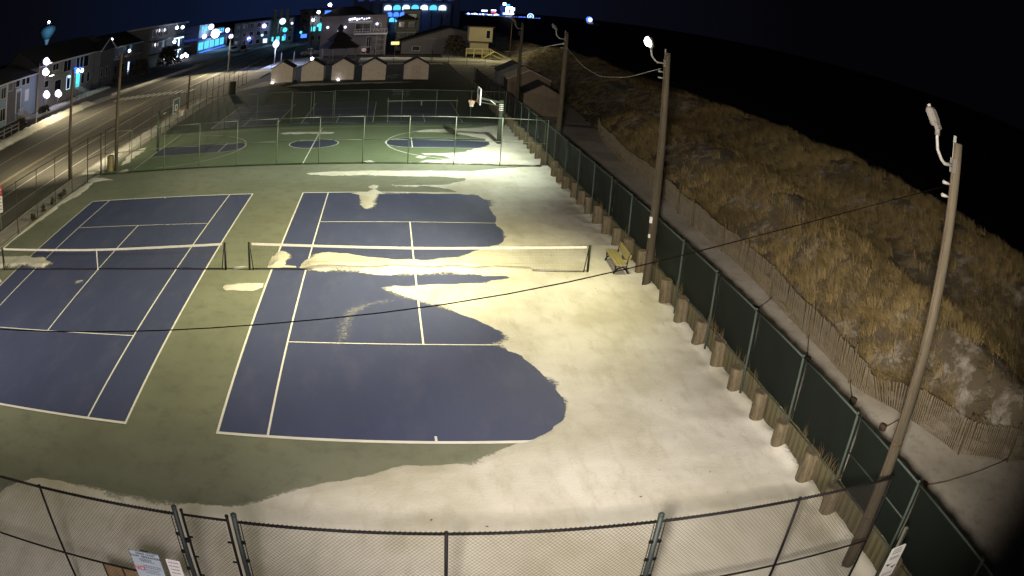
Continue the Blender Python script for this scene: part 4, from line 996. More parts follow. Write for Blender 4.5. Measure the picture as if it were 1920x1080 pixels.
for x in (-.35, .09, .53): MB().box(x - .02, -.02, -.4, x + .02, -.012, .38).build('batten', M['black'], pb)
# beach sign on a perforated post, near right corner
bs = thing('beach_sign', 'white beach sign with black bird pictogram on a square steel post, near right corner', 'sign', (12.10, -21.0, 0), .05)
MB().box(-.03, -.03, .3, .03, .03, 3.22).build('post', M['steel'], bs)
MB().box(-.012, -.034, 1.0, .012, -.0305, 3.2).build('post_slot', M['blackpipe'], bs)
mb = MB(); mb.prism([(-.19, 2.16), (-.16, 2.13), (.16, 2.13), (.19, 2.16), (.19, 2.82), (.16, 2.85), (-.16, 2.85), (-.19, 2.82)], -.05, -.042); mb.build('panel', M['sign_w'], bs)
for z in (2.80, 2.755, 2.71, 2.62, 2.58): lines(bs, M['ink'], -.12, .12, (z,), .018, -.052)
lines(bs, M['ink'], -.13, .13, (2.25, 2.21), .012, -.052)
def bird(cx, cz, s, f):
    mb = MB(); P = [(-.9, .1), (-.55, .25), (-.2, .12), (.1, .1), (.5, -.05), (.95, .25), (.75, -.12), (.35, -.42), (-.1, -.45), (-.45, -.25), (-.6, 0), (-.95, .02)]
    P = [(cx + f * x * s, cz + z * s) for x, z in P]
    if f < 0: P = P[::-1]
    mb.prism(P, -.054, -.0505)
    mb.box(cx - .15 * s, -.054, cz - .75 * s, cx - .08 * s, -.0505, cz - .4 * s); mb.box(cx + .15 * s, -.054, cz - .75 * s, cx + .22 * s, -.0505, cz - .4 * s)
    mb.build('bird_pictogram', M['ink'], bs)
bird(-.08, 2.46, .075, 1); bird(.085, 2.38, .075, -1)
# street sign at the left edge
st = thing('street_sign', 'red and white parking sign on a post beside the road at the left edge', 'sign', (-19.42, 7.03, 0), .3)
MB().box(-.03, -.03, 0, .03, .03, 2.7).build('post', M['steel'], st)
MB().box(-.23, -.045, 2.02, .23, -.035, 2.58).build('red_panel', M['red'], st)
ring_ = MB()
for k in range(20):
    a, b = 2 * PI * k / 20, 2 * PI * (k + 1) / 20
    ring_.quad((.15 * math.cos(a), -.047, 2.3 + .15 * math.sin(a)), (.15 * math.cos(b), -.047, 2.3 + .15 * math.sin(b)), (.12 * math.cos(b), -.047, 2.3 + .12 * math.sin(b)), (.12 * math.cos(a), -.047, 2.3 + .12 * math.sin(a)))
ring_.build('red_panel_ring', M['sign_w'], st)
MB().box(-.23, -.045, 1.0, .23, -.035, 1.98).build('white_panel', M['sign_w'], st)
lines(st, M['ink'], -.16, .16, (1.8, 1.6, 1.4, 1.2), .05, -.047)

# ================================================================== sheds
def shed(loc, w, d, hw, hr, label, wall, door, roof, group, rz=0, doorx=.0):
    t = thing('shed', label, 'shed', loc, rz, group)
    h = w / 2
    MB().prism([(-h, .06), (h, .06), (h, hw), (0, hr), (-h, hw)], 0, d).build('wall', M[wall], t)
    ov = .16; sl = (hr - hw) / h
    for s in (-1, 1):
        mb = MB(); A = (0, hr + .03); B = (s * (h + ov), hw - sl * ov + .03)
        prof = [A, B, (B[0], B[1] + .07), (0, hr + .11)]
        mb.prism(prof if s < 0 else prof[::-1], -ov, d + ov); mb.build('roof', M[roof], t)
    for s in (-1, 1): MB().box(s * h - .05, -.018, .06, s * h + .05, -.002, hw - .04).build('corner_board', M[wall], t)
    mb = MB(); mb.box(doorx - .62, -.02, .12, doorx - .01, -.004, hw - .12); mb.box(doorx + .01, -.02, .12, doorx + .62, -.004, hw - .12); dr = mb.build('door', M[door], t)
    MB().box(doorx + .05, -.045, 1.0, doorx + .1, -.02, 1.14).build('handle', M['black'], dr)
    for k in range(6): MB().box(-h + .1, -.008, .28 + k * .3, h - .1, -.0015, .285 + k * .3).build('siding_joint', M['shingle'], t) if k % 3 == 1 else None
    for s in (-1, 1): MB().box(s * (h - .3) - .12, .1, 0, s * (h - .3) + .12, d - .1, .06).build('skid', M['darkpole'], t)
    return t
for i, (x, y, w) in enumerate(((-10.22, 72.9, 2.95), (-6.0, 73.2, 2.95), (-1.9, 73.1, 2.85), (2.26, 71.8, 2.95), (7.68, 72.6, 3.05))):
    lab = ['leftmost pale garden shed of the row, under the street lamp', 'second pale shed from the left in the row', 'middle pale shed of the row with a small light at its foot', 'fourth pale shed from the left with a plain dark roof', 'rightmost pale shed, standing apart with a tan double door'][i]
    shed((x, y, 0), w, 3.6, 2.08, 2.92, lab, 'shed', 'sheddoor' if i == 4 else 'shed', 'shingle', 'pale sheds behind the courts', 0, 0 if i != 3 else .5)
shed((18.0, 42.0, -.1), 3.3, 4.2, 2.1, 3.0, 'nearest brown gabled shed beyond the windscreen fence', 'brown_shed', 'brown_shed', 'shingle', 'brown sheds beyond the bulkhead', -.06)
shed((18.4, 51.5, -.1), 4.3, 5, 2.5, 3.5, 'middle brown gabled shed with a pale fascia, behind the nearest brown shed', 'brown_shed', 'brown_shed', 'shed', 'brown sheds beyond the bulkhead', -.06)
shed((18.8, 63, -.1), 4.0, 5, 2.3, 3.4, 'farthest brown gabled shed beyond the windscreen fence', 'grey_siding', 'grey_siding', 'shingle', 'brown sheds beyond the bulkhead', -.06)
for p, lab in (((-11.45, 72.6, .12), 'small bright light on the ground at the leftmost shed'), ((-2.4, 72.75, .12), 'small bright light on the ground at the middle shed')):
    o = MB().ball((0, 0, 0), .16, 10, .5).build('ground_light', M['glow_white'], None, p); tag(o, lab, 'ground light', 'ground lights at the sheds')

# ================================================================== houses
def window(parent, x, z, w, h, m='glass', y=0.0, frame='trim', mull=1):
    f = MB(); t = .07
    f.box(x - w / 2 - t, y - .05, z - h / 2 - t, x + w / 2 + t, y - .005, z - h / 2); f.box(x - w / 2 - t, y - .05, z + h / 2, x + w / 2 + t, y - .005, z + h / 2 + t)
    f.box(x - w / 2 - t, y - .048, z - h / 2, x - w / 2, y - .005, z + h / 2); f.box(x + w / 2, y - .048, z - h / 2, x + w / 2 + t, y - .005, z + h / 2)
    for k in range(1, mull): q = x - w / 2 + w * k / mull; f.box(q - .03, y - .046, z - h / 2, q + .03, y - .005, z + h / 2)
    fo = f.build('window', M[frame], parent)
    MB().box(x - w / 2, y - .02, z - h / 2, x + w / 2, y - .004, z + h / 2).build('pane', M[m], fo)
def gable_roof(parent, x0, x1, y0, y1, ze, zr, m='shingle', along='x', name='roof'):
    mb = MB(); o = .3
    if along == 'x':
        ym = (y0 + y1) / 2
        for a, b in ((y0 - o, ym), (y1 + o, ym)):
            mb.poly([(x0 - o, a, ze), (x1 + o, a, ze), (x1 + o, b, zr), (x0 - o, b, zr)]); 
            mb.poly([(x0 - o, a, ze - .14), (x0 - o, b, zr - .14), (x1 + o, b, zr - .14), (x1 + o, a, ze - .14)])
        for x in (x0, x1): mb.poly([(x, y0, ze - .14), (x, y1, ze - .14), (x, ym, zr - .14)])
        for a, b in ((y0 - o, y1 + o),): mb.poly([(x0 - o, a, ze - .14), (x1 + o, a, ze - .14), (x1 + o, a, ze), (x0 - o, a, ze)])
    else:
        xm = (x0 + x1) / 2
        for a in (x0 - o, x1 + o):
            mb.poly([(a, y0 - o, ze), (a, y1, ze), (xm, y1, zr), (xm, y0 - o, zr)])
            mb.poly([(a, y0 - o, ze), (xm, y0 - o, zr), (xm, y0 - o, zr - .2), (a, y0 - o, ze - .2)])
        mb.poly([(x0, y0, ze - .14), (x1, y0, ze - .14), (xm, y0, zr - .14)])
    ro = mb.build(name, M[m], parent)
    fs = MB(); fs.box(x0 - o, y0 - o - .06, ze - .2, x1 + o, y0 - o - .005, ze + .02) if along == 'x' else fs.box(x0 - o, y0 - o - .02, ze - .3, x0 - o + .2, y0 - o + .3, ze - .1)
    fs.build('fascia', M['trim'], ro)
    return ro
def lamp_on(parent, x, y, z, r=.22, m='glow_porch'):
    return MB().ball((0, 0, 0), r, 10).build('porch_lamp', M[m], parent, (x, y, z))
def steps(parent, x, w, n_=4):
    mb = MB()
    for k in range(n_): mb.box(x - w / 2, -.35 * (n_ - k), 0, x + w / 2, -.35 * (n_ - k - 1), .17 * (k + 1))
    mb.build('steps', M['kerb'], parent)
def house(loc, rz, L, D, H, label, siding, group='houses across the street'):
    t = thing('house', label, 'house', loc, rz, group); MB().box(0, 0, 0, L, D, H).build('wall', M[siding], t); return t
def rail(parent, x0, x1, y, z, m='trim', h=1.0):
    mb = MB(); mb.box(x0, y - .03, z + h - .06, x1, y + .03, z + h)
    mb.box(x0, y - .025, z + .08, x1, y + .025, z + .13)
    for k in np.arange(x0, x1 + .01, max(.3, (x1 - x0) / 12)): mb.box(k - .025, y - .02, z, k + .025, y + .02, z + h - .06)
    mb.build('railing', M[m], parent)
R90 = PI / 2
# A: blue-grey house at the far left
hA = house((-56, 56, 0), R90, 20.0, 11, 6.6, 'blue grey two storey house at the left edge, lit from its right side', 'blue_siding')
gable_roof(hA, 0, 20, 0, 11, 6.6, 9.0)
for x in (2.4, 6.0): window(hA, x, 5.2, 1.6, 1.6, mull=2); window(hA, x, 1.9, 1.8, 1.8, mull=2)
window(hA, 11.2, 6.0, 1.5, 1.2, mull=1); window(hA, 13.6, 6.0, 1.3, 1.3); window(hA, 15.3, 6.0, 1.3, 1.3); window(hA, 8.6, 5.9, 1.6, 1.5)
window(hA, 15.2, 3.5, 1.5, 1.8, 'sign_w', mull=2)  # last pane painted white to stand in for a lit window
dr = MB().box(11.2, -.08, 1.2, 12.6, -.004, 4.4).build('door', M['dark_siding'], hA); MB().box(12.3, -.12, 2.5, 12.4, -.08, 2.7).build('handle', M['steel'], dr)
mb = MB()
for x0_, x1_, z0_, z1_ in ((10.8, 11.15, 1.2, 4.7), (12.65, 12.95, 1.2, 4.7), (10.8, 12.95, 4.7, 4.95), (19.75, 20.02, 0, 6.5), (7.2, 7.5, 0, 6.5)): mb.box(x0_, -.05, z0_, x1_, -.003, z1_)
mb.build('corner_board', M['trim'], hA, kind='stuff')
MB().box(7.5, -.03, .2, 10.7, -.004, 6.4).build('recess_shade', M['dark_siding'], hA)  # flat dark panel painted as the shade of a recess
steps(hA, 13.2, 3.2, 6); rail(hA, 9.0, 11.0, -2.0, .9)
# B: long house with gable
hB = house((-55.5, 75, 0), R90, 36, 11, 7.6, 'long two storey house with a front gable and a cyan lit doorway', 'tan_siding')
gable_roof(hB, 0, 36, 0, 11, 7.6, 11.3)
gable_roof(hB, 27.2, 35.5, -1.6, 6, 7.6, 9.8, along='y', name='gable_roof'); MB().box(27.2, -1.6, 0, 35.5, 0, 7.4).build('gable_wall', M['dark_siding'], hB)
mb = MB(); mb.bar((27.0, -1.92, 7.5), (31.35, -1.92, 9.75), .12, .26); mb.bar((35.7, -1.92, 7.5), (31.35, -1.92, 9.75), .12, .26); mb.build('gable_fascia', M['trim'], hB)
for x, z, w_, h_, k in ((7.3, 6.7, 2.6, 1.1, 2), (12.9, 6.3, 3.4, 2.0, 2), (18.2, 6.1, 1.5, 2.3, 1), (20.1, 6.1, 1.5, 2.3, 1), (22.6, 6.2, 2.6, 2.1, 1)): window(hB, x, z, w_, h_, mull=k)
for x, z, w_, h_ in ((3.6, 4.2, 1.8, 1.1), (8.9, 3.3, 2.9, 1.8), (21.4, 2.9, 1.5, 1.8), (24.4, 2.9, 1.5, 1.8)): window(hB, x, z, w_, h_)
for x in (28.6, 31.4): window(hB, x, 3.0, 1.0, 1.9, y=-1.6)
MB().box(17.9, -.07, 1.6, 19.7, -.004, 4.2).build('door', M['glow_teal'], hB)
window(hB, 14.0, 3.1, 1.7, 2.4, 'glass', frame='glow_pale')  # frame glows, standing in for light falling on it
steps(hB, 18.8, 3.0, 9); rail(hB, 15.6, 17.2, -1.2, 1.4); rail(hB, 20.6, 26.5, -2.6, .3, 'blackpipe')
for x, z in ((16.7, 4.85), (19.0, 4.65)): lamp_on(hB, x, -.35, z + .1, .62, 'glow_blue'); lamp_on(hB, x + .05, -.8, z - .05, .40, 'glow_white')  # larger blue ball behind each lamp paints its halo
def globe_post(x, y, zs, label):
    t = thing('globe_lamp', label, 'street lamp', (x, y, 0), 0, 'globe lamps in front of the houses')
    MB().tube([(0, 0, 0), (0, 0, max(zs))], .07, 8).build('post', M['conduit'], t)
    for z in zs: MB().ball((0, 0, 0), .42, 14).build('globe', M['glow_white'], t, (.35, 0, z)); MB().ball((0, 0, 0), .60, 12).build('globe_halo', M['glow_violet'], t, (-.15, .1, z + .25))  # bigger violet ball behind each globe stands in for its halo
globe_post(-52, 71.6, (8.1, 6.4), 'tall pale post with two stacked violet white globes beside the blue grey house')
globe_post(-52, 72.6, (2.6,), 'low violet white globe lamp below the two stacked globes')
globe_post(-52, 77.8, (2.0,), 'low violet white globe lamp in front of the gabled house wall')
# C: narrow house with porch lights
hC = house((-56.5, 109.5, 0), R90, 27, 11, 7.4, 'dark house with two pairs of narrow lit lights behind the gabled house', 'dark_siding')
gable_roof(hC, 0, 27, 0, 11, 7.4, 10.8); MB().box(6, -2.2, 4.6, 22, 0, 4.9).build('balcony', M['tan_siding'], hC); rail(hC, 6, 22, -2.2, 4.9, 'tan_siding')
for x in (1.5, 3.6): MB().box(x - .35, -.25, 4.4, x + .35, -.005, 6.6).build('lit_window', M['glow_pale'], hC)
for x in (9, 14, 18.5): window(hC, x, 6.1, 1.6, 1.8); window(hC, x, 2.2, 1.6, 2.0)
for x in (.4, 3.4): lamp_on(hC, x, -.5, 9.4, .3, 'glow_white')
lamp_on(hC, 11.4, -2.5, 6.0, .32, 'glow_white'); MB().box(17.5, -.1, .6, 18.3, -.01, 3.2).build('lit_window', M['glow_pale'], hC); MB().box(21.5, -.1, .4, 23, -.01, 2.9).build('lit_window', M['glow_bluedim'], hC)
# D: three-storey house
hD = house((-56, 141, 0), R90, 34, 12, 10.4, 'three storey grey house with stacked balconies and lit porches', 'grey_siding')
MB().box(-.6, -.8, 10.4, 34.6, 12.6, 10.8).build('roof', M['trim'], hD)
for z in (3.6, 7.0): MB().box(-.4, -2.4, z - .35, 34.4, 0, z).build('balcony', M['dark_siding'], hD); rail(hD, 0, 34, -2.35, z, 'grey_siding', .9)
for z in (5.4, 8.9):
    for x in (3, 5.2, 8, 10.2, 12.6, 15, 28, 31): window(hD, x, z, 1.5, 2.0)
for x in (14.5, 17): window(hD, x, 1.8, 1.5, 2.2)
MB().box(15.0, -2.5, 6.2, 25, -2.45, 6.62).build('glow_beam', M['glow_pale'], hD); MB().box(14.0, -2.5, 2.9, 23, -2.45, 3.25).build('glow_beam', M['glow_pale'], hD)  # porch beams glow in place of lamplight on them
for z0, z1 in ((4.1, 6.2), (.8, 2.9)): MB().box(19.6, -2.5, z0, 21, -2.45, z1).build('glow_column', M['glow_pale'], hD)  # columns glow too, lamplight put into the material
for x, z in ((15.5, 9.4), (21.2, 9.3), (14.4, 5.6), (16, .5), (23.5, .9), (27, 1.2), (29, .6)): lamp_on(hD, x, -2.9, z, .45, 'glow_white')
# E: brightly lit restaurant
hE = house((-55.5, 190, 0), R90, 44, 14, 4.2, 'blue lit restaurant with a row of glowing windows and lit upper dormer', 'grey_siding')
MB().box(-.5, -.6, 4.2, 44.5, 14, 4.7).build('roof', M['glow_bluedim'], hE); MB().box(8, 2, 4.7, 24, 12, 9.0).build('dormer', M['blue_siding'], hE)  # roof glows, blue wash of light put into its material
MB().box(28, 1, 4.7, 42, 12, 7.2).build('dormer', M['blue_siding'], hE)
for k in range(5): window(hE, 4.5 + k * 7.6, 2.1, 6.4, 2.5, 'glow_cyan', frame='dark_siding', mull=2)
for k in range(4): window(hE, 12 + k * 3, 7.6, 1.8, 1.6, 'glow_cyan', y=2.0); window(hE, 30 + k * 3.2, 6.0, 2.2, 1.6, 'glow_cyan', y=1.0)
for x, z, r_ in ((2, 5.2, .8), (10, 8.0, 1.0), (17, 5.4, 1.5), (36, 5.8, .9), (43, 3.2, .9)): lamp_on(hE, x, -1.6, z, r_, 'glow_porch' if r_ < 1.4 else 'glow_white')
MB().box(0, -1.3, .1, 36, -.9, .3).build('glow_kerb', M['glow_blue'], hE)  # kerb glows blue in place of light falling on it
# F: row of buildings along the bend of the street
def block(name, label, x, y, w, d, h, siding, group, rows, cols, lit=(), m_lit='glow_cyan', roof='shingle', rz=0):
    t = thing(name, label, 'building', (x, y, 0), rz, group); MB().box(0, 0, 0, w, d, h).build('wall', M[siding], t)
    MB().box(-.3, -.3, h, w + .3, d + .3, h + .35).build('roof', M[roof], t)
    fh = h / rows
    for r_ in range(rows):
        for c_ in range(cols):
            window(t, w * (c_ + .5) / cols, fh * (r_ + .55), w / cols * .55, fh * .5, m_lit if (r_, c_) in lit else 'glass')
    return t
G_ = 'buildings along the bend of the street'
fa = block('shop_building', 'grey shop block beside the restaurant with a violet wall lamp', -46, 202, 12, 14, 8.0, 'grey_siding', G_, 3, 5, {(0, 4)}, 'glow_pale')
lamp_on(fa, 10.2, -1.0, 6.4, .7, 'glow_violet'); lamp_on(fa, 10.3, -1.15, 6.3, .5, 'glow_white'); lamp_on(fa, 5.5, -1.0, 2.6, .6, 'glow_violet')  # violet ball behind the white lamp paints its halo
fb = block('shop_building', 'tall columned building with three pale uprights on its roof', -35, 208, 8, 14, 8.6, 'tan_siding', G_, 3, 4, {(0, 0), (0, 1), (0, 2)}, 'glow_teal')
for x in (1.0, 3.0, 5.0): MB().box(x, -.6, 4.0, x + 1.1, -.1, 11.4).build('pillar', M['tan_siding'], fb)
fc = block('shop_building', 'teal lit building behind the traffic signals', -27, 222, 15, 14, 10.5, 'grey_siding', G_, 4, 4, {(0, 0), (1, 2), (2, 2), (2, 3), (3, 2)}, 'glow_blue')
fd = block('shop_building', 'narrow building with a glowing teal sign left of the stucco hotel', -20.5, 196, 7, 12, 8.4, 'grey_siding', G_, 3, 3, {(1, 0), (1, 1)}, 'glow_teal')
MB().ball((0, 0, 0), 1.0, 12, .6).build('lit_sign', M['glow_teal'], fd, (3.2, -.9, 5.4)); lamp_on(fd, 1, -1, 7.2, .45, 'glow_white'); lamp_on(fd, 5.2, -1, 7.0, .4, 'glow_white'); lamp_on(fd, 2.4, -1, 9.6, .5, 'glow_white')
# traffic signals
def signal(x, y, z, label, m_, r_):
    t = thing('traffic_light', label, 'traffic light', (x, y, 0), 0, 'traffic lights down the street')
    MB().tube([(0, 0, 0), (0, 0, z + .9)], .1, 8).build('pole', M['steel'], t)
    MB().tube([(0, 0, z + .8), (1.3, 0, z + .8)], .06, 8).build('arm', M['steel'], t)
    MB().box(1.0, -.2, z - .7, 1.6, .2, z + .75).build('signal_head', M['black'], t); MB().ball((0, 0, 0), r_, 14, 1).build('lit_lens', M[m_], t, (1.3, -.3, z))
signal(-31.0, 200, 7.4, 'large white blue traffic light glaring over the street', 'glow_pale', 1.05)
signal(-29.8, 199, 4.6, 'teal traffic light below the glaring one', 'glow_teal', .75)
# street lamp with a globe by the sheds
t = thing('globe_lamp', 'violet white globe lamp on a pale post behind the leftmost shed', 'street lamp', (-16.5, 105.5, 0))
MB().tube([(0, 0, 0), (0, 0, 3.6)], .09, 8).build('post', M['conduit'], t); MB().ball((0, 0, 4.05), .50, 14).build('globe', M['glow_white'], t); MB().ball((0, .2, 4.25), .60, 12).build('globe_halo', M['glow_violet'], t)  # violet ball at the back paints the globe's halo
# lamps added at the street bend to brighten the town
for (x, y, z, m_, r_, lab) in ((-27.6, 193, 2.6, 'glow_blue', .42, 'small blue added lamp low under the teal traffic light'), (-25.0, 188, 6.4, 'glow_porch', .36, 'small white added lamp right of the glaring traffic light'), (-22.2, 189, 3.4, 'glow_teal', .42, 'small teal added lamp before the narrow building'),
                               (-34.2, 190, 3.4, 'glow_pale', .42, 'small pale added lamp before the columned building'), (-38.6, 192, 2.2, 'glow_blue', .5, 'small blue added lamp before the grey shop block'), (-29.0, 186, 1.6, 'glow_pale', .34, 'small pale added lamp lowest on the street bend')):
    t = thing('added_lamp', lab, 'street lamp', (x, y, 0), 0, 'added lamps at the street bend')
    MB().tube([(0, 0, 0), (0, 0, z)], .08, 5).build('post', M['steel'], t); MB().ball((0, 0, 0), r_, 10).build('globe', M[m_], t, (0, 0, z + .3))
# pavilion
pv = thing('pavilion', 'dark octagonal pavilion with a two tier roof and cupola behind the sheds', 'pavilion', (-4.9, 106, 0))
def ngon(mb, r0, z0, r1, z1, n_=8):
    for k in range(n_):
        a, b = 2 * PI * (k + .5) / n_, 2 * PI * (k + 1.5) / n_
        mb.quad((r0 * math.cos(a), r0 * math.sin(a), z0), (r0 * math.cos(b), r0 * math.sin(b), z0), (r1 * math.cos(b), r1 * math.sin(b), z1), (r1 * math.cos(a), r1 * math.sin(a), z1))
    return mb
ngon(ngon(MB(), 3.9, 3.0, 2.0, 4.2), 3.9, 3.0, 3.7, 2.8).build('lower_roof', M['shingle'], pv); ngon(MB(), 2.5, 4.3, .7, 5.7).build('upper_roof', M['shingle'], pv)
ngon(ngon(MB(), .5, 5.6, .5, 6.3), .7, 6.3, .05, 7.2).build('cupola', M['shingle'], pv)
for k in range(8):
    a = 2 * PI * (k + .5) / 8; MB().box(-.11, -.11, 0, .11, .11, 2.95).build('column', M['grey_siding'], pv, (3.2 * math.cos(a), 3.2 * math.sin(a), 0))
    b = 2 * PI * (k + 1.5) / 8; MB().bar((3.2 * math.cos(a), 3.2 * math.sin(a), .95), (3.2 * math.cos(b), 3.2 * math.sin(b), .95), .07, .09).build('railing', M['dark_siding'], pv)
ngon(ngon(MB(), 3.4, .12, .05, .13), 3.4, 0, 3.4, .12).build('deck', M['darkpole'], pv)
lamp_on(pv, -4.6, -.6, 1.0, .3, 'glow_white')
# G: stucco hotel
hG = thing('hotel', 'pinkish stucco three storey hotel with roof deck lights behind the pavilion', 'hotel', (-10.4, 127, 0))
MB().box(0, 0, 0, 13.4, 14, 8.6).build('wall', M['pinkgrey'], hG)
ro = MB(); x0, x1, y0, y1, ze, zr = -.6, 10.8, -.6, 14, 8.6, 10.6
ro.poly([(x0, y0, ze), (x1, y0, ze), (x1 - 3.5, 6, zr), (x0 + 3.5, 6, zr)]); ro.poly([(x1, y0, ze), (x1, y1, ze), (x1 - 3.5, 6, zr)]); ro.poly([(x0, y1, ze), (x0, y0, ze), (x0 + 3.5, 6, zr)]); ro.poly([(x1, y1, ze), (x0, y1, ze), (x0 + 3.5, 6, zr), (x1 - 3.5, 6, zr)])
ro.build('roof', M['shingle'], hG)
MB().box(5.6, -1.6, 7.0, 10.4, 0, 7.25).build('balcony', M['trim'], hG); MB().box(7.0, -2.4, 4.4, 13.6, 0, 4.62).build('balcony', M['trim'], hG)
rail(hG, 5.6, 10.4, -1.55, 7.25, 'trim', .8); rail(hG, 7.0, 13.6, -2.35, 4.62, 'trim', 1.0)
for x, z, w_, h_ in ((8.6, 5.9, 3.0, 1.7), (11.6, 6.0, 1.2, 1.5), (10.0, 2.7, .8, 2.2), (9.6, 1.0, 1.8, 1.4)): window(hG, x, z, w_, h_, mull=2)
for z in (.9, 2.1, 3.3): MB().box(11.6, -2.3, z, 13.4, -2.2, z + .12).build('stair_tread', M['tan_siding'], hG)
for x in (11.6, 13.4): MB().box(x - .1, -2.4, 0, x + .1, -2.2, 4.4).build('deck_post', M['tan_siding'], hG)
for k in range(9): lamp_on(hG, 5.9 + k * .48, -1.7, 7.7 + .12 * (k % 3), .17 if k > 3 else .26, 'glow_porch')
for x, z in ((1.4, 6.2), (4.4, 5.4), (3.8, 5.3), (5.0, 6.1), (11.4, 6.6)): lamp_on(hG, x, -.6, z, .28, 'glow_porch')
MB().ball((0, 0, 0), .5, 10, .9).build('wall_mural', M['glow_warm'], hG, (9.2, -.3, 1.1))  # mural glows by itself in place of lamplight
lamp_on(hG, .9, 5, 11.2, .4, 'glow_white')
# H: narrow balcony house, I: low dark restaurant, J: yellowish hut
hH = block('balcony_house', 'narrow house with stacked pale balconies left of the low dark building', 5.0, 140, 4.2, 10, 7.2, 'tan_siding', 'buildings behind the snowy path', 3, 2)
for z in (2.0, 4.3): rail(hH, 0, 4.2, -1.2, z, 'trim', .8); MB().box(0, -1.3, z - .15, 4.2, 0, z).build('balcony', M['trim'], hH)
gable_roof(hH, 0, 4.2, 0, 10, 7.4, 8.6, along='y', name='gable_roof')
ib = thing('low_building', 'low dark shingled building with a sloping roof behind the snowy path', 'building', (6.2, 128, 0))
MB().prism([(0, 0), (13.4, 0), (13.4, 4.9), (9.4, 5.6), (0, 2.6)], 0, 16).build('wall', M['dark_siding'], ib)
MB().prism([(-.5, 2.45), (9.4, 5.62), (13.8, 4.95), (13.8, 5.15), (9.4, 5.85), (-.5, 2.7)], -.5, 16.5).build('roof', M['shingle'], ib)
MB().box(4.6, -.2, 3.2, 6.8, -.02, 3.38).build('ledge', M['tan_siding'], ib); window(ib, 11, 2.4, 1.8, 1.4); window(ib, 3, 1.2, 1.4, .9)
pale = block('pale_tower', 'pale tilted box shaped rooftop behind the low dark building', 6.6, 150, 3.6, 5, 9.4, 'trim', 'buildings behind the snowy path', 2, 1)
o = thing('lit_box_sign', 'small glowing yellow box sign on a post left of the low dark building', 'sign', (5.0, 124, 0)); MB().box(-.06, -.06, 0, .06, .06, 2.2).build('post', M['darkpole'], o); MB().box(-.85, -.15, 2.2, .75, .15, 2.85).build('sign_box', M['glow_yellow'], o)
jh = thing('beach_hut', 'yellowish two storey beach patrol hut beside the stairs to the dunes', 'hut', (18.6, 121, 0))
MB().box(.6, 0, 1.2, 4.0, 3, 3.1).build('lower_wall', M['yellow_siding'], jh); MB().box(.2, -.3, 3.3, 4.6, 3.4, 6.2).build('upper_wall', M['yellow_siding'], jh); MB().box(-.1, -.6, 6.2, 4.9, 3.7, 6.4).build('roof', M['darkpole'], jh); MB().box(.0, -.5, 3.1, 4.8, 3.5, 3.3).build('floor_band', M['darkpole'], jh)
window(jh, 3.8, 4.8, .7, 1.6, y=-.3)
stt = thing('boardwalk_stairs', 'yellowish timber ramp and stairs leading over the dune at the end of the path', 'stairs', (18, 115.5, 0))
MB().box(0, 0, 1.0, 4.4, 1.4, 1.12).build('deck', M['wood_rail'], stt)
for z in (1.25, 2.0): MB().box(0, -.05, z, 4.4, .0, z + .14).build('rail', M['wood_rail'], stt)
for x in (0, 1.4, 2.9, 4.4): MB().box(x - .08, -.08, 0, x + .08, .06, 2.1).build('baluster_post', M['wood_rail'], stt)
for k in range(3): MB().box(.15 + k * 1.45, -.03, 1.42, 1.25 + k * 1.45, -.01, 1.95).build('rail_panel', M['tan_siding'], stt)
for y in (-.1, 1.4):
    MB().bar((4.4, y, 2.0), (7.2, y, .6), .1, .14).build('stair_rail', M['wood_rail'], stt); MB().bar((4.4, y, 1.1), (7.2, y, -.1), .1, .2).build('stringer', M['wood_rail'], stt)
    MB().bar((2.6, y - .4, .1), (5.0, y - .4, 1.6), .1, .2).build('ramp_rail', M['wood_rail'], stt)
for k in range(7): MB().box(4.5 + k * .38, -.05, 1.0 - k * .16, 4.86 + k * .38, 1.4, 1.05 - k * .16).build('stair_tread', M['wood_rail'], stt)
tb = MB().tube([(0, 0, 0), (.6, -.05, .02), (3.2, -.9, 0)], [.35, .3, .26], 10).build('drain_pipe', M['sign_w'], None, (26.2, 101.5, .75)); tag(tb, 'pale horizontal pipe lying on the sand beyond the brown sheds', 'pipe')
# K: big hotel far behind
hK = thing('large_hotel', 'wide far hotel with arched blue lit balconies at the top of the picture', 'hotel', (-13, 290, 0))
MB().box(0, 0, 0, 44, 20, 22).build('wall', M['grey_siding'], hK)
for k in range(11): MB().box(k * 4, -.6, 0, k * 4 + .4, 0, 22).build('pier', M['grey_siding'], hK)
MB().box(0, -.8, 12.3, 44, 0, 13.0).build('ledge', M['grey_siding'], hK)
def arch(x, z, w, h, m_):
    mb = MB(); P = [(x - w / 2, z), (x + w / 2, z)] + [(x + w / 2 * math.cos(t_), z + h * .5 + h * .5 * math.sin(t_)) for t_ in np.linspace(0, PI, 9)]
    mb.prism(P, -.7, -.3); mb.build('lit_arch', M[m_], hK)
for k in range(7): arch(14.5 + k * 3.7, 9.3, 3.0, 2.3, 'glow_cyan' if k % 2 else 'glow_pale')
for k in range(3): arch(15.5 + k * 2.6, 6.4, 2.2, 2.0, 'glow_blue'); arch(16.5 + k * 2.4, 4.0, 2.0, 1.9, 'glow_cyan')
MB().box(19.6, -1.2, -1, 20.4, -.8, 5.2).build('glow_column', M['glow_pale'], hK)  # column emits the light that would fall on it
for k in range(9):
    for z in (14.5, 18): window(hK, 3 + k * 4.6, z, 2.4, 1.8, 'glow_bluedim')

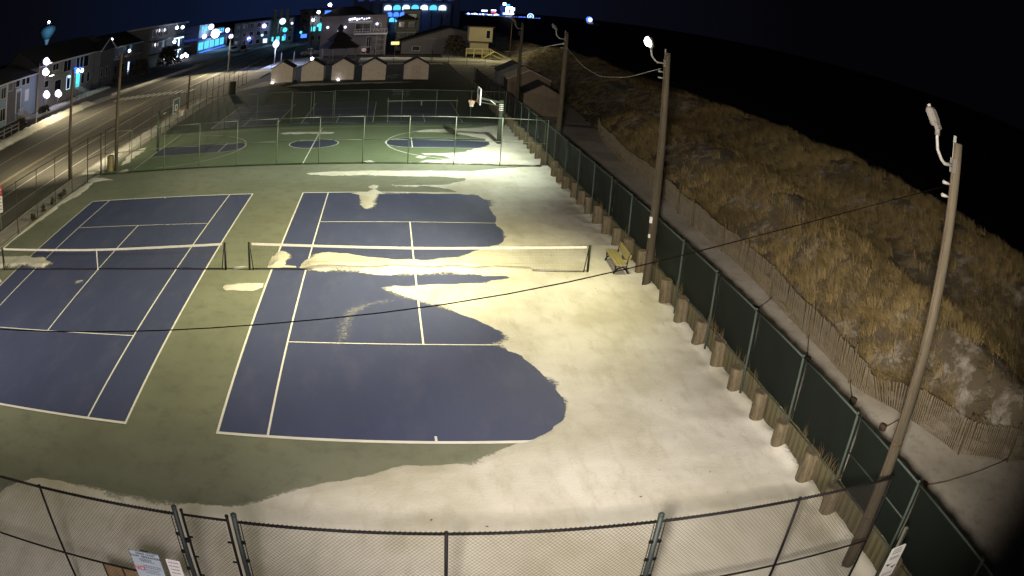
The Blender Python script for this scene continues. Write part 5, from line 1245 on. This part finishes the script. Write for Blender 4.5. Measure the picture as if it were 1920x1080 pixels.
# ================================================================== far pier town, ferris wheel, boats, water tower
ft = thing('amusement_pier', 'distant amusement pier strung with blue and white lights on the horizon', 'pier', (150, 1600, 0))
MB().box(0, 0, -3, 160, 30, -.5).build('pier_deck', M['dark_siding'], ft)
for k in range(34): MB().ball((0, 0, 0), random.uniform(1.7, 3.0), 8).build('string_lamp', M[random.choice(['glow_blue', 'glow_pale', 'glow_blue'])], ft, (88 + k * 2.1, -2, random.uniform(-4.5, -2)))
for k in range(26): MB().box(0, 0, 0, random.uniform(2, 4), 2, random.uniform(1.5, 3.4)).build('lit_booth', M[random.choice(['glow_pale', 'glow_blue', 'glow_porch'])], ft, (4 + k * 2.7, -2, random.uniform(-1, 0)))
for x, z, w_, h_, m_ in ((56, 4, 10, 4, 'glow_red'), (56, 9, 10, 3.5, 'glow_porch'), (36, 7, 12, 4, 'glow_porch'), (80, 2, 22, 5, 'glow_pale'), (86, 6, 5, 12, 'glow_white'), (96, 8, 5, 11, 'glow_white'), (88, 16, 12, 5, 'glow_white'), (76, 0, 12, 11, 'glow_bluedim'), (80, 24, 5, 6, 'glow_white'), (85, 23, 9, 4, 'glow_cyan'), (74, 11, 10, 12, 'glow_bluedim'), (102, 12, 3, 8, 'glow_pale')):
    MB().box(0, 0, 0, w_, 3, h_).build('lit_ride', M[m_], ft, (x, 0, z))
fw = thing('ferris_wheel', 'small distant cyan ferris wheel on the amusement pier', 'ferris wheel', (288, 1596, 2))
rg = MB(); rg.tube([(6 * math.cos(2 * PI * k / 20), 0, 6 * math.sin(2 * PI * k / 20)) for k in range(21)], .9, 6); rg.build('wheel_rim', M['glow_pale'], fw)
for k in range(5): a = PI * k / 5; MB().bar((-5.5 * math.cos(a), 0, -5.5 * math.sin(a)), (5.5 * math.cos(a), 0, 5.5 * math.sin(a)), .7).build('spoke', M['glow_cyan'], fw)
MB().ball((0, 0, 0), 2.2, 10).build('hub', M['glow_pale'], fw); MB().bar((0, 1, 0), (-3, 1, -8), .8).build('stand', M['steel'], fw)
bt = thing('fishing_boat', 'tiny distant boat with one blue white light out on the dark sea', 'boat', (378, 1450, -1.2))
MB().prism([(-6, 0), (6, 0), (8, 3), (-7, 3)], -2, 2).build('hull', M['white'], bt); MB().box(-3, -1.5, 3, 1, 1.5, 6).build('cabin', M['white'], bt); MB().tube([(0, 0, 6), (0, 0, 10)], .3, 6).build('mast', M['steel'], bt); MB().ball((0, 0, 0), 4.2, 10).build('mast_light', M['glow_porch'], bt, (0, -4, 8)); MB().ball((0, 0, 0), 6.5, 10).build('mast_light_halo', M['glow_blue'], bt, (0, 4, 8))  # blue ball behind the mast light paints its halo
wt = thing('water_tower', 'pale water tower with a rounded tank lit blue against the dark sky', 'water tower', (-251, 420, 0))
MB().lathe([(1.6, 0), (1.5, 17), (2.6, 19.5)], (0, 0, 0), 16).build('shaft', M['white'], wt)
MB().lathe([(2.6, 19.5), (5.5, 22.5), (7.6, 25.6), (7.9, 27.2), (7.2, 29), (4.5, 30.6), (.6, 31.2)], (0, 0, 0), 24).build('tank', M['blue_siding'], wt)
MB().ball((0, 0, 0), 1.0, 8).build('beacon', M['glow_white'], wt, (0, 0, 32.6))
for p, lab in (((26.35, 118, 9.4), 'tiny blue white light on the thin pole by the stairs'),):
    o = MB().ball((0, 0, 0), .22, 8).build('pole_lamp', M['glow_porch'], None, p); tag(o, lab, 'lamp')

# ================================================================== cars, hedges, yard fences
def car(loc, rz, label, m_, group='cars parked down the street'):
    t = thing('parked_car', label, 'car', loc, rz, group)
    MB().prism([(-2.2, .35), (2.2, .35), (2.25, .7), (2.1, .92), (1.1, 1.0), (-1.5, 1.02), (-2.2, .95)], -.88, .88).build('body', M[m_], t)
    MB().prism([(1.0, 1.0), (.35, 1.48), (-1.0, 1.5), (-1.75, 1.02)], -.76, .76).build('cabin', M['glass'], t); MB().box(-.95, -.72, 1.48, .32, .72, 1.53).build('roof', M[m_], t)
    for x in (-1.35, 1.4):
        for y in (-.86, .86): w_ = MB().tube([(0, -.11, 0), (0, .11, 0)], .33, 14).build('wheel', M['tire'], t, (x, y, .33)); MB().tube([(0, -.12, 0), (0, .12, 0)], .18, 10).build('rim', M['steel'], w_)
    for y in (-.62, .62): MB().box(2.16, y - .16, .68, 2.27, y + .16, .82).build('headlight', M['trim'], t)
car((-40.5, 178, -.1), R90 + .25, 'pale car parked before the blue lit restaurant', 'carwhite')
car((-36.4, 172, -.1), R90 + .25, 'dark car parked behind the pale car at the street bend', 'cardark')
car((-38.4, 183, -.1), R90 + .25, 'second dark car farther along the street bend', 'cardark')
car((-12.5, 131, 0), .1, 'dark car parked left of the stucco hotel', 'cardark')
def shrub(loc, rx, rz, label, n_=260, group='shrubs by the houses', tall=1.0):
    t = thing('shrub', label, 'shrub', loc, 0, group); mb = MB(); g = random.Random(int(loc[1] * 7 + loc[0]))
    for k in range(n_):
        u1, u2, u3 = g.random(), g.random(), g.random(); th = 2 * PI * u1; r_ = rx * math.sqrt(u2) * (1 - .4 * u3); c = Vector((r_ * math.cos(th), r_ * math.sin(th), rz * (.12 + .88 * u3)))
        a = Vector((g.gauss(0, 1), g.gauss(0, 1), g.gauss(0, 1))).normalized() * g.uniform(.12, .3) * tall; b = Vector((g.gauss(0, 1), g.gauss(0, 1), g.gauss(0, 1))).normalized() * g.uniform(.06, .16) * tall
        mb.quad(tuple(c - a), tuple(c - b), tuple(c + a), tuple(c + b))
    mb.build('foliage', M['hedge'], t); st_ = MB()
    for k in range(5): st_.tube([(0, 0, 0), (g.uniform(-.4, .4) * rx, g.uniform(-.4, .4) * rx, rz * .7)], [.05, .015], 5)
    st_.build('stem', M['darkpole'], t)
shrub((-50, 118, 0), 3.2, 3.6, 'broad dark shrub in front of the dark house', 700, tall=1.8)
shrub((-49.5, 140, 0), 3.6, 5.0, 'large dark shrub in front of the three storey house', 900, tall=2.0)
shrub((-48.0, 56.5, 0), 1.1, 1.3, 'rounded shrub in the blue grey house yard', 400)
shrub((-51, 70, 0), 1.4, 1.2, 'shrub under the corner of the blue grey house', 400)
shrub((16.5, 124, 0), 2.4, 4.2, 'dark tall shrub right of the low dark building', 700, tall=1.6)
for k, (x, y) in enumerate(((-17.25, 13.2), (-17.3, 11.9), (-17.35, 10.3), (-17.2, 8.4), (-17.4, 14.2))):
    shrub((x, y, 0), .25, .4, ['dry weed clump at the street fence nearest the gate but one', 'dry weed clump against the street fence by a bent snow edge', 'middle dry weed clump along the street fence', 'nearest dry weed clump at the foot of the street fence', 'dry weed clump closest to the street gate'][k], 70, 'weeds at the foot of the street fence', .45)
plain_fence('yard_fence', 'low dark iron railing in front of the gabled house', ((-49.5, 77), (-50.5, 104)), 1.2, 2.4, M['blackpipe'], M['bwire'], .25, mid=.6)
yf = thing('yard_fence', 'pale ranch railing around the yard at the left edge', 'fence', (-46.6, 44, 0), R90)
for z in (.45, .95): MB().box(0, -.04, z, 9.5, .04, z + .14).build('rail', M['tan_siding'], yf)
for k in range(5): MB().box(k * 2.35 - .08, -.08, 0, k * 2.35 + .08, .08, 1.25).build('post', M['tan_siding'], yf)
for k in range(5):  # slender posts around the snowy path
    t = thing('path_post', ['slim pale post at the left of the lit snow', 'second slim pale post in the lit snow', 'slim post in the lit snow behind the second shed', 'slim dark post where the snowy path begins', 'slim dark post on the snowy path behind the rightmost shed'][k], 'post', ((-15.6, 108, 0), (-13.2, 108, 0), (-10.5, 112, 0), (1.5, 103, 0), (11.2, 103, 0))[k], 0, 'posts along the snowy path')
    MB().tube([(0, 0, 0), (0, 0, 2.3)], .06, 8).build('shaft', M['conduit' if k < 3 else 'darkpole'], t); MB().ball((0, 0, 2.32), .09, 8).build('cap', M['conduit' if k < 3 else 'darkpole'], t)

# ------------------------------------------------------------------ lights of the town's lit lamps, with some added fills
VIO = (.62, .62, 1.0); CY = (.15, .55, 1.0)
point('porch_light', (-51.4, 71.6, 7.2), 130, VIO, .4); point('porch_light', (-52.5, 79, 2.4), 30, VIO, .3)
point('porch_light', (-53.6, 93, 4.0), 110, (.35, .75, 1.0), .3)
point('porch_light', (-52.5, 152, 7.5), 150, (.8, .85, 1.0), .4); point('porch_light', (-52, 160, 2.0), 90, (.8, .85, 1.0), .4)
point('restaurant_light', (-51, 205, 5.0), 3200, CY, 1.0); point('restaurant_light', (-50, 222, 3.0), 900, CY, .8)
point('signal_light', (-29.6, 198, 7.0), 900, (.25, .65, 1.0), .6)
point('globe_light', (-15.9, 104.6, 4.2), 1900, (.45, .55, 1.0), .4)
point('hotel_light', (12, 280, 12), 1300, (.12, .3, 1.0), 2)
point('stucco_fill', (-3, 118, 7.5), 90, (1.0, .85, .85), .4)  # added fill for the hotel front, no lamp there
point('path_fill', (22, 110.5, 7.5), 1500, (1.0, .88, .5), .3)  # added fill over the path snow, no known source
point('box_sign_light', (5, 118, 5.5), 700, (1.0, .9, .75), .4)
point('tower_light', (-238, 404, 20), 6000, (.25, .65, 1.0), 1)
